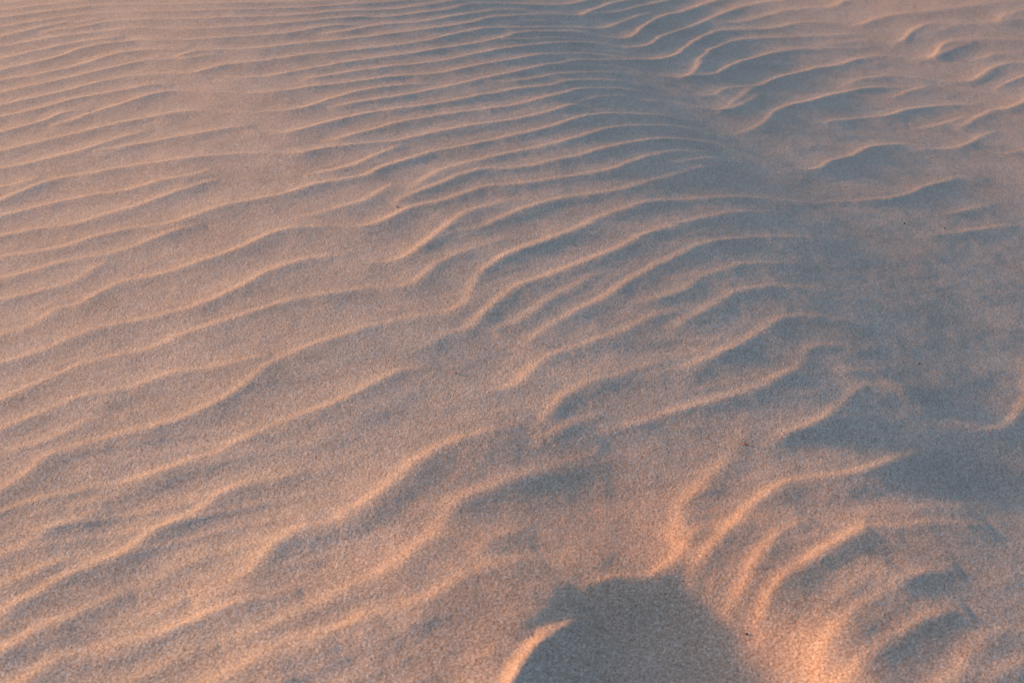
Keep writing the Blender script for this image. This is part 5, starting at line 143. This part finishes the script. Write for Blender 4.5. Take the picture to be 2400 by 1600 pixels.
(1.6,2.4,4,"173 995 0 182 1004 6 190 1012 11 199 1021 17 208 1029 22 217 1038 28 226 1046 33 235 1055 39 244 1063 44 252 1072 50 261 1080 55 270 1089 61 279 1097 64 288 1106 65 297 1114 66 305 1122 67 314 1131 68 323 1139 69 332 1148 70 341 1156 77 350 1165 83 359 1173 89 367 1182 90 376 1190 90 385 1199 94 394 1207 100 403 1215 106 412 1224 110 421 1232 110 430 1240 110 439 1248 110 449 1256 104 459 1264 98 469 1270 91 480 1276 66 492 1279 37 504 1281 18 516 1283 0"),
(1.7,3,6,"302 980 0 310 989 8 318 998 15 326 1007 23 333 1016 31 341 1025 39 349 1034 46 357 1043 54 365 1053 62 372 1062 69 380 1071 77 388 1080 85 396 1089 91 404 1098 92 411 1107 94 419 1116 95 427 1125 97 435 1135 98 443 1144 100 451 1153 100 459 1162 100 467 1171 100 474 1180 100 480 1190 92 487 1201 82 494 1210 80 501 1220 80 509 1228 77 518 1236 67 528 1244 56 538 1249 47 550 1252 41 562 1254 34 574 1257 30 585 1260 29 597 1263 29 608 1266 29 620 1268 28 632 1271 28 643 1274 27 655 1277 25 667 1280 23 678 1283 21 690 1286 19 702 1289 16 713 1292 14 725 1294 12 737 1297 9 748 1300 7 760 1303 5 772 1306 2 783 1309 0"),
(1.6,3,6,"300 1027 0 310 1034 4 320 1040 8 330 1047 12 341 1054 16 351 1061 20 361 1067 24 372 1074 28 382 1081 31 392 1087 35 402 1094 39 413 1101 43 423 1107 45 433 1114 46 443 1121 47 454 1127 48 464 1134 48 474 1141 49 484 1147 50 495 1154 58 505 1161 66 515 1167 74 525 1174 81 535 1181 85 545 1188 89 555 1195 90 565 1203 90 575 1210 90 585 1217 89 595 1225 87 604 1232 86 614 1239 85 624 1246 83 634 1254 82 644 1261 78 654 1268 71 664 1275 64 673 1283 57 683 1290 50 693 1297 42 703 1304 35 713 1312 28 723 1319 21 733 1326 14 743 1333 7 752 1341 0"),
(1,3,0,"-407 978 0 -399 988 6 -391 997 13 -383 1007 19 -375 1016 25 -367 1025 32 -360 1035 38 -352 1044 44 -344 1054 51 -336 1063 57 -328 1072 63 -320 1082 70 -312 1091 73 -304 1101 74 -296 1110 75 -288 1119 76 -280 1129 78 -272 1138 79 -264 1148 80 -256 1157 77 -248 1167 74 -240 1176 70 -231 1184 64 -221 1191 57 -210 1198 50 -199 1202 25 -187 1205 0"),
(1,2.5,0,"-164 1173 0 -155 1182 21 -147 1191 41 -137 1200 52 -128 1208 57 -119 1217 58 -112 1228 50 -105 1238 42 -98 1249 24 -91 1260 0"),
(1,2.5,0,"-183 1203 50 -171 1209 50 -160 1216 48 -149 1223 24 -138 1231 0"),
]


AMP = 0.0037          # height of an ordinary ripple
def smooth(a, b, x):
    t = np.clip((x - a) / (b - a), 0, 1); return t * t * (3 - 2 * t)

def vnoise(x, y, seed):                     # smooth value noise in [-1, 1]
    xi = np.floor(x).astype(np.int64); yi = np.floor(y).astype(np.int64)
    fx = x - xi; fy = y - yi
    fx = fx * fx * fx * (fx * (fx * 6 - 15) + 10); fy = fy * fy * fy * (fy * (fy * 6 - 15) + 10)
    def h(i, j):
        n = (i * 374761393 + j * 668265263 + seed * 144269504) & 0x7fffffff
        n = ((n ^ (n >> 13)) * 1274126177) & 0x7fffffff
        return ((n ^ (n >> 16)) & 0xffff) / 32767.5 - 1.0
    a = h(xi, yi); b = h(xi + 1, yi); c = h(xi, yi + 1); d = h(xi + 1, yi + 1)
    return (a * (1 - fx) + b * fx) * (1 - fy) + (c * (1 - fx) + d * fx) * fy

# grid: fan-shaped, fine where the photograph looks, coarse far away, reaching the horizon
NU, NV = 1250, 1000
u_mid = np.linspace(-.50, .50, NU)
u_r = .50 + np.cumsum(np.linspace(.0012, .006, 220)); u_far = u_r[-1] * np.geomspace(1.05, 9, 34)
U = np.r_[-u_far[::-1], -u_r[::-1], u_mid, u_r, u_far]
y_mid = np.geomspace(1.22, 3.95, NV)
y_near = np.linspace(.35, 1.21, 240)
y_back = -np.geomspace(.02, 800, 44)[::-1] + .35
y_far = np.r_[np.geomspace(3.96, 9, 240), np.geomspace(9.1, 1500, 70)]
Y = np.r_[y_back, y_near, y_mid, y_far]
SC = np.where(Y >= .35, np.maximum(Y, .35), .35 + (.35 - Y))
NX, NY = len(U), len(Y)
XX = (SC[:, None] * U[None, :]).astype(np.float64)
YY = np.repeat(Y[:, None], NX, 1).astype(np.float64)
Z = np.zeros_like(XX)

def poly_field(pts, R):
    """nearest distance, side and amplitude to a polyline for grid points within R; returns slice + arrays"""
    px, py, pa = pts[:, 0], pts[:, 1], pts[:, 2]
    r0 = np.searchsorted(Y, py.min() - R); r1 = np.searchsorted(Y, py.max() + R)
    if r1 <= r0: return None
    ylo = max(Y[r0], .3)
    us = [(x + s * R) / max(yy + q * R, .3) for x, yy in zip(px, py) for s in (-1, 1) for q in (-1, 1)]
    c0 = np.searchsorted(U, min(us)); c1 = np.searchsorted(U, max(us))
    W = np.full((r1 - r0, c1 - c0), 1e-12); WD = np.zeros_like(W); T = np.zeros_like(W); A = np.zeros_like(W)
    D = np.full_like(W, R)
    for i in range(len(px) - 1):
        x0, y0, x1, y1 = px[i], py[i], px[i + 1], py[i + 1]
        a = np.searchsorted(Y, min(y0, y1) - R); b = np.searchsorted(Y, max(y0, y1) + R)
        uu = [(x + s * R) / max(yy + q * R, .3) for x, yy in ((x0, y0), (x1, y1)) for s in (-1, 1) for q in (-1, 1)]
        c = np.searchsorted(U, min(uu)); d = np.searchsorted(U, max(uu))
        if b <= a or d <= c: continue
        X_ = XX[a:b, c:d]; Y_ = YY[a:b, c:d]
        ex, ey = x1 - x0, y1 - y0; L2 = ex * ex + ey * ey + 1e-12
        t = np.clip(((X_ - x0) * ex + (Y_ - y0) * ey) / L2, 0, 1)
        dx = X_ - x0 - t * ex; dy = Y_ - y0 - t * ey
        dd = dx * dx + dy * dy; ds = np.sqrt(dd)
        sl = (slice(a - r0, b - r0), slice(c - c0, d - c0))
        w_ = 1.0 / (dd / (R * R) + 2e-4) ** 5 * (dd < R * R)
        W[sl] += w_; WD[sl] += w_ * ds
        T[sl] += w_ * (ex * dy - ey * dx) / math.sqrt(L2)
        A[sl] += w_ * (pa[i] + (pa[i + 1] - pa[i]) * t)
        D[sl] = np.minimum(D[sl], ds)
    near_ = smooth(.15, .3, D / R)                 # close to the line the true distance, further out the softened one
    D = D * (1 - near_) + near_ * np.where(W > 1e-6, WD / W, R)
    return (slice(r0, r1), slice(c0, c1)), D, T / W, A / W

# broad swells and hollows: a dune flank that leans to the sun on the left and away from it on the right
_sx = np.linspace(-8, 8, 8001)
_sv = np.interp(_sx, [-40, -2.5, -1.0, -.5, .1, .4, 1.0, 1.7, 3, 40], [0, 0, .065, .055, -.055, -.122, -.15, -.03, 0, 0])
_sv = np.convolve(np.pad(_sv, 60, mode='edge'), np.hanning(121) / np.hanning(121).sum(), 'valid')
_sF = np.cumsum(_sv) * (_sx[1] - _sx[0]); _sF -= np.interp(0, _sx, _sF)
for m in MACRO:
    if m[0] == 'F':
        Z += np.interp(XX + .25 * (YY - 2) - .15 * smooth(0, 1, (1.8 - YY) / .6), _sx, _sF)
    elif m[0] in 'gp':                        # g: soft bump, p: pit with a flat floor
        _, cx, cy, rx, ry, rot, h = m; r = math.radians(rot)
        dx = XX - cx; dy = YY - cy
        p = dx * math.cos(r) + dy * math.sin(r); q = -dx * math.sin(r) + dy * math.cos(r)
        rr = (p / rx) ** 2 + (q / ry) ** 2
        Z += h / 1000 * np.exp(-rr if m[0] == 'g' else -rr ** 2.5)
    else:
        _, h, wl, wr, pl = m
        sl, D, T, A = poly_field(np.array(pl), 2.6 * max(wl, wr))
        f = np.clip(T / (D + 1e-9), -1, 1) * .5 + .5
        Z[sl] += h / 1000 * A * np.exp(-(D / (wr + (wl - wr) * f)) ** 2)

# ripples: a short flank towards the sun, then a long gentle lee
from math import erf
_e = np.linspace(-3.2, 3.2, 1281); _ev = np.array([.5 + .5 * erf(v) for v in _e])
def add_ridge(Z, hf, fl, ll, pts):
    fl = (fl or 2.0) / 100; ll = (ll or 4.0) / 100
    R = 3.2 * max(ll, fl)
    res = poly_field(pts, R)
    if res is None: return
    sl, D, T, A = res
    X_ = XX[sl]; Y_ = YY[sl]
    fl = fl * (1 - .3 * smooth(2.3, 3.3, Y_))
    T = T + .0007 * vnoise(X_ * 90, Y_ * 90, 31) + .0016 * vnoise(X_ * 20, Y_ * 20, 32)
    rise = np.interp(-T / (.5 * fl), _e, _ev)
    back = np.maximum(-T, 0) / ll
    off2 = np.maximum(D * D - T * T, 0)
    up = np.exp(-(np.maximum(T, 0) / (1.7 * fl)) ** 2)
    s = .008 / ll
    prof = (.72 * rise + .33 * up) * np.exp(-(np.sqrt(back * back + s * s) - s))
    prof *= (1 - smooth(.6, 1.0, D / R)) * np.exp(-off2 / .0016)
    flank = X_ + .25 * (Y_ - 2)                  # taller on the lee flank and close to the camera
    g = 1 + .12 * smooth(2.8, 3.2, Y_) * smooth(.3, .7, flank) - .05 * smooth(-.3, -.05, flank) + .32 * smooth(1.9, 2.6, Y_) * (1 - smooth(-.1, .3, flank)) + .05 * smooth(.0, .3, flank) * smooth(1.5, 1.9, Y_) * (1 - smooth(2.9, 3.3, Y_)) + .12 * (1 - smooth(1.35, 1.9, Y_)) * (1 - smooth(-.1, .2, X_))
    Z[sl] += AMP * hf * g * np.maximum(A, 0) ** .72 * prof
ZR = np.zeros_like(Z)
for hf, fl, ll, s in RIDGES:
    v = np.array([int(q) for q in s.split()], float).reshape(-1, 3) / (1000, 1000, 100)
    add_ridge(ZR, hf, fl, ll, v)

# the ripple field carries on beyond the surveyed patch
P = math.radians(PITCH)
def frame_out(x, y, z):
    H = CAM_H - z
    depth = y * math.cos(P) + H * math.sin(P)
    a = np.abs(x) / np.maximum(depth, .05) / .36
    b = (y * math.sin(P) - H * math.cos(P)) / np.maximum(depth, .05) / .24
    a = np.where(depth < .05, 9, a)
    return np.maximum(a, np.abs(b))
k = smooth(1.02, 1.14, frame_out(XX, YY, Z))
m = (k > 0) & (YY > .35) & (YY < 12) & (np.abs(XX) < 7)
x, y = XX[m], YY[m]
ang = math.radians(20)
ph = (y * math.cos(ang) - x * math.sin(ang)) / .088 + .9 * vnoise(x * 1.6, y * 2.2, 3) + .45 * vnoise(x * 5, y * 6, 4)
fr = ph - np.floor(ph)
tri = np.where(fr < .75, fr / .75, (1 - fr) / .25)
tri = tri * tri * (3 - 2 * tri)
amp = .0065 * (.75 + .35 * vnoise(x * 3, y * 3, 5)) * (1 - smooth(8, 12, y)) * (1 - smooth(4, 7, np.abs(x)))
ZR[m] = ZR[m] * (1 - k[m]) + k[m] * tri * amp
Z += ZR

# small irregularities everywhere, low dunes far away
near = (YY > .3) & (YY < 14) & (np.abs(XX) < 8)
x, y = XX[near], YY[near]
ca, sa = math.cos(math.radians(22)), math.sin(math.radians(22)); p_ = x * ca + y * sa; q_ = y * ca - x * sa
Z[near] += .0008 * (1 - smooth(1.5, 2.2, y)) * vnoise(p_ * 13, q_ * 26, 15) + .0009 * vnoise(x * 9 + 3, y * 11, 11) + .00045 * vnoise(x * 24, y * 27 + 8, 12) + .0002 * vnoise(x * 60, y * 60, 13) + .00009 * vnoise(x * 130, y * 130, 14)
# faint secondary ripples between the main crests, in patches
wv = .5 + .5 * np.cos(2 * math.pi * (q_ / .047 + .8 * vnoise(x * 3, y * 3.5, 41) + .35 * vnoise(x * 9, y * 10, 42)))
Z[near] += .00085 * wv ** 2 * smooth(-.35, .5, vnoise(x * 2.3 + 5, y * 2.1, 43)) * (1 - smooth(.0, .5, x)) * (1 - smooth(1.9, 2.6, y))
r = np.hypot(XX, YY)
Z += smooth(5, 60, r) * (.35 * vnoise(XX / 19, YY / 14, 21) + .2) + smooth(40, 500, r) * 3.0 * (vnoise(XX / 130, YY / 90, 22))

def height_at(x, y):
    r = int(np.clip(np.searchsorted(Y, y), 1, NY - 1)); t = (y - Y[r - 1]) / (Y[r] - Y[r - 1])
    sc = SC[r - 1] * (1 - t) + SC[r] * t
    return float(np.interp(x / sc, U, Z[r - 1]) * (1 - t) + np.interp(x / sc, U, Z[r]) * t)

# ---------------------------------------------------------------- sand material
def sand_material():
    m = bpy.data.materials.new("sand"); m.use_nodes = True
    nt = m.node_tree; nd = nt.nodes; lk = nt.links
    b = nd['Principled BSDF']; b.inputs['Roughness'].default_value = .9
    b.inputs['Specular IOR Level'].default_value = .15
    tc = nd.new('ShaderNodeNewGeometry')
    def noise(scale, detail=2, rough=.5):
        n = nd.new('ShaderNodeTexNoise'); n.inputs['Scale'].default_value = scale
        n.inputs['Detail'].default_value = detail; n.inputs['Roughness'].default_value = rough
        lk.new(tc.outputs['Position'], n.inputs['Vector']); return n
    def ramp(src, stops):
        r = nd.new('ShaderNodeValToRGB'); e = r.color_ramp.elements
        e[0].position, e[0].color = stops[0][0], (*stops[0][1], 1)
        e[1].position, e[1].color = stops[1][0], (*stops[1][1], 1)
        for p, c in stops[2:]:
            q = e.new(p); q.color = (*c, 1)
        lk.new(src, r.inputs[0]); return r
    def mix(kind, f, a, c):
        x = nd.new('ShaderNodeMix'); x.data_type = 'RGBA'; x.blend_type = kind
        if isinstance(f, float): x.inputs[0].default_value = f
        else: lk.new(f, x.inputs[0])
        lk.new(a, x.inputs[6]); lk.new(c, x.inputs[7]); return x.outputs[2]
    # single grains: quartz, ochre, dark minerals
    vor = nd.new('ShaderNodeTexVoronoi'); vor.inputs['Scale'].default_value = 760
    lk.new(tc.outputs['Position'], vor.inputs['Vector'])
    sep = nd.new('ShaderNodeSeparateColor'); lk.new(vor.outputs['Color'], sep.inputs[0])
    grain = ramp(sep.outputs[0], [(0, (.20, .13, .095)), (.12, (.38, .23, .145)), (.3, (.43, .325, .235)), (.55, (.465, .335, .255)), (.75, (.49, .385, .31)), (1, (.63, .53, .45))])
    clump = noise(430, 3, .6)
    cl = ramp(clump.outputs[0], [(.34, (.76, .73, .71)), (.66, (1.19, 1.18, 1.17))])
    c1 = mix('MULTIPLY', 1.0, grain.outputs[0], cl.outputs[0])
    patch = noise(7, 4, .55)
    pr = ramp(patch.outputs[0], [(.35, (.94, .93, .92)), (.65, (1.05, 1.05, 1.05))])
    c2 = mix('MULTIPLY', 1.0, c1, pr.outputs[0])
    # coarse brown grains left lying in the near hollow
    vd = nd.new('ShaderNodeVectorMath'); vd.operation = 'DISTANCE'; vd.inputs[1].default_value = (.17, 1.32, -.05)
    lk.new(tc.outputs['Position'], vd.inputs[0])
    ws = nd.new('ShaderNodeMath'); ws.operation = 'MULTIPLY_ADD'; ws.inputs[1].default_value = .35
    wn = noise(11, 4, .6); lk.new(wn.outputs[0], ws.inputs[0]); lk.new(vd.outputs['Value'], ws.inputs[2])
    br = ramp(ws.outputs[0], [(.28, (1.13, .95, .84)), (.62, (1, 1, 1))])
    c3 = mix('MULTIPLY', 1.0, c2, br.outputs[0])
    lk.new(c3, b.inputs['Base Color'])
    # grain relief
    n1 = noise(640, 2, .6); n2 = noise(230, 2, .5)
    add = nd.new('ShaderNodeMath'); add.operation = 'MULTIPLY_ADD'; add.inputs[1].default_value = 1.3
    lk.new(n2.outputs[0], add.inputs[0]); lk.new(n1.outputs[0], add.inputs[2])
    bp = nd.new('ShaderNodeBump'); bp.inputs['Strength'].default_value = 1.0; bp.inputs['Distance'].default_value = .0008
    lk.new(add.outputs[0], bp.inputs['Height']); lk.new(bp.outputs[0], b.inputs['Normal'])
    return m

me = bpy.data.meshes.new("sand")
co = np.stack([XX, YY, Z], -1).reshape(-1, 3).astype(np.float32)
me.vertices.add(NX * NY); me.vertices.foreach_set('co', co.ravel())
idx = np.arange(NX * NY, dtype=np.int32).reshape(NY, NX)
q = np.stack([idx[:-1, :-1], idx[:-1, 1:], idx[1:, 1:], idx[1:, :-1]], -1).reshape(-1, 4)
nq = len(q)
me.loops.add(nq * 4); me.loops.foreach_set('vertex_index', q.ravel())
me.polygons.add(nq); me.polygons.foreach_set('loop_start', np.arange(nq, dtype=np.int32) * 4)
me.polygons.foreach_set('use_smooth', np.ones(nq, bool))
me.update(calc_edges=True)
me.materials.append(sand_material())
sand = bpy.data.objects.new("sand", me); S.collection.objects.link(sand)
sand['kind'] = 'structure'; sand['label'] = 'wind rippled beige sand in low evening sun'

# ---------------------------------------------------------------- crumbs lying on the sand
def crumb_mat(name, c1, c2):
    m = bpy.data.materials.new(name); m.use_nodes = True; nt = m.node_tree; b = nt.nodes['Principled BSDF']
    n = nt.nodes.new('ShaderNodeTexNoise'); n.inputs['Scale'].default_value = 900
    g = nt.nodes.new('ShaderNodeNewGeometry'); nt.links.new(g.outputs['Position'], n.inputs['Vector'])
    r = nt.nodes.new('ShaderNodeValToRGB'); r.color_ramp.elements[0].color = (*c1, 1); r.color_ramp.elements[1].color = (*c2, 1)
    r.color_ramp.elements[0].position = .35; r.color_ramp.elements[1].position = .65
    nt.links.new(n.outputs[0], r.inputs[0]); nt.links.new(r.outputs[0], b.inputs['Base Color'])
    b.inputs['Roughness'].default_value = .7
    return m
DARK = crumb_mat("dark_mineral", (.012, .012, .014), (.05, .045, .04))
RUST = crumb_mat("rusty_plant_matter", (.16, .05, .02), (.35, .15, .06))
PALE = crumb_mat("white_shell", (.8, .76, .7), (.95, .92, .88))
import bmesh
def crumb(name, label, cat, x, y, size, mat, rot=0, sub=3, seed=1, sink=.3, group=None):
    bm = bmesh.new(); bmesh.ops.create_icosphere(bm, subdivisions=sub, radius=1)
    rnd = random.Random(seed); dirs = [(rnd.gauss(0, 1), rnd.gauss(0, 1), rnd.gauss(0, 1), rnd.uniform(-.28, .2)) for _ in range(9)]
    for v in bm.verts:                       # knock facets and bumps into the ball
        s = 1
        for a, b_, c, k_ in dirs:
            l = math.sqrt(a * a + b_ * b_ + c * c); d = (v.co.x * a + v.co.y * b_ + v.co.z * c) / l
            if d > .45: s += k_ * (d - .45) * 1.6
        v.co *= s
        v.co.x *= size[0]; v.co.y *= size[1]; v.co.z *= size[2]
    me = bpy.data.meshes.new(name); bm.to_mesh(me); bm.free(); me.materials.append(mat)
    o = bpy.data.objects.new(name, me); S.collection.objects.link(o)
    o.location = (x, y, height_at(x, y) + size[2] * (1 - 2 * sink)); o.rotation_euler = (.1, .15, rot)
    o['label'] = label; o['category'] = cat
    if group: o['group'] = group
    return o
G = 'dark grit specks on the sand'
crumb('grit_speck', 'tiny dark brown sliver beside a bright ripple crest in the upper left half', 'grit', -0.2117, 2.4494, (.0026, .0017, .0012), DARK, .3, seed=1, group=G)
crumb('grit_speck', 'larger round black speck on the bluish shaded slope, upper right', 'grit', 0.7854, 2.6352, (.0023, .0021, .0017), DARK, .8, seed=2, group=G)
crumb('grit_speck', 'smaller black speck right of the larger one on the upper right slope', 'grit', 0.8680, 2.6346, (.0017, .0019, .0014), DARK, 0, seed=3, group=G)
crumb('grit_speck', 'round black speck alone on smooth blue sand at the middle right', 'grit', 0.6368, 1.9570, (.0017, .0017, .0016), DARK, 0, seed=4, group=G)
crumb('grit_speck', 'tiny faint brown speck above and right of the lone black speck', 'grit', 0.7221, 2.0566, (.0011, .0011, .0009), DARK, 0, seed=5, group=G)
crumb('grit_speck', 'black speck in the shaded hollow at the bottom of the picture', 'grit', 0.2601, 1.2477, (.0017, .0014, .0014), DARK, .5, seed=6, group=G)
crumb('plant_crumb', 'tiny rust red crumb at the edge of the small central hollow', 'plant crumb', -0.0823, 1.8210, (.0017, .0024, .0017), RUST, .4, seed=7)
crumb('plant_crumb', 'rust orange slanting stalk fragment sticking out of the sand, right of centre', 'plant crumb', 0.3154, 1.6456, (.0017, .0045, .0015), RUST, .75, seed=8)
crumb('shell_chip', 'tiny white glinting shell chip on a sunlit crest near the top right', 'shell chip', 0.6971, 3.6718, (.0017, .0016, .0018), PALE, 0, seed=9, sink=.2)
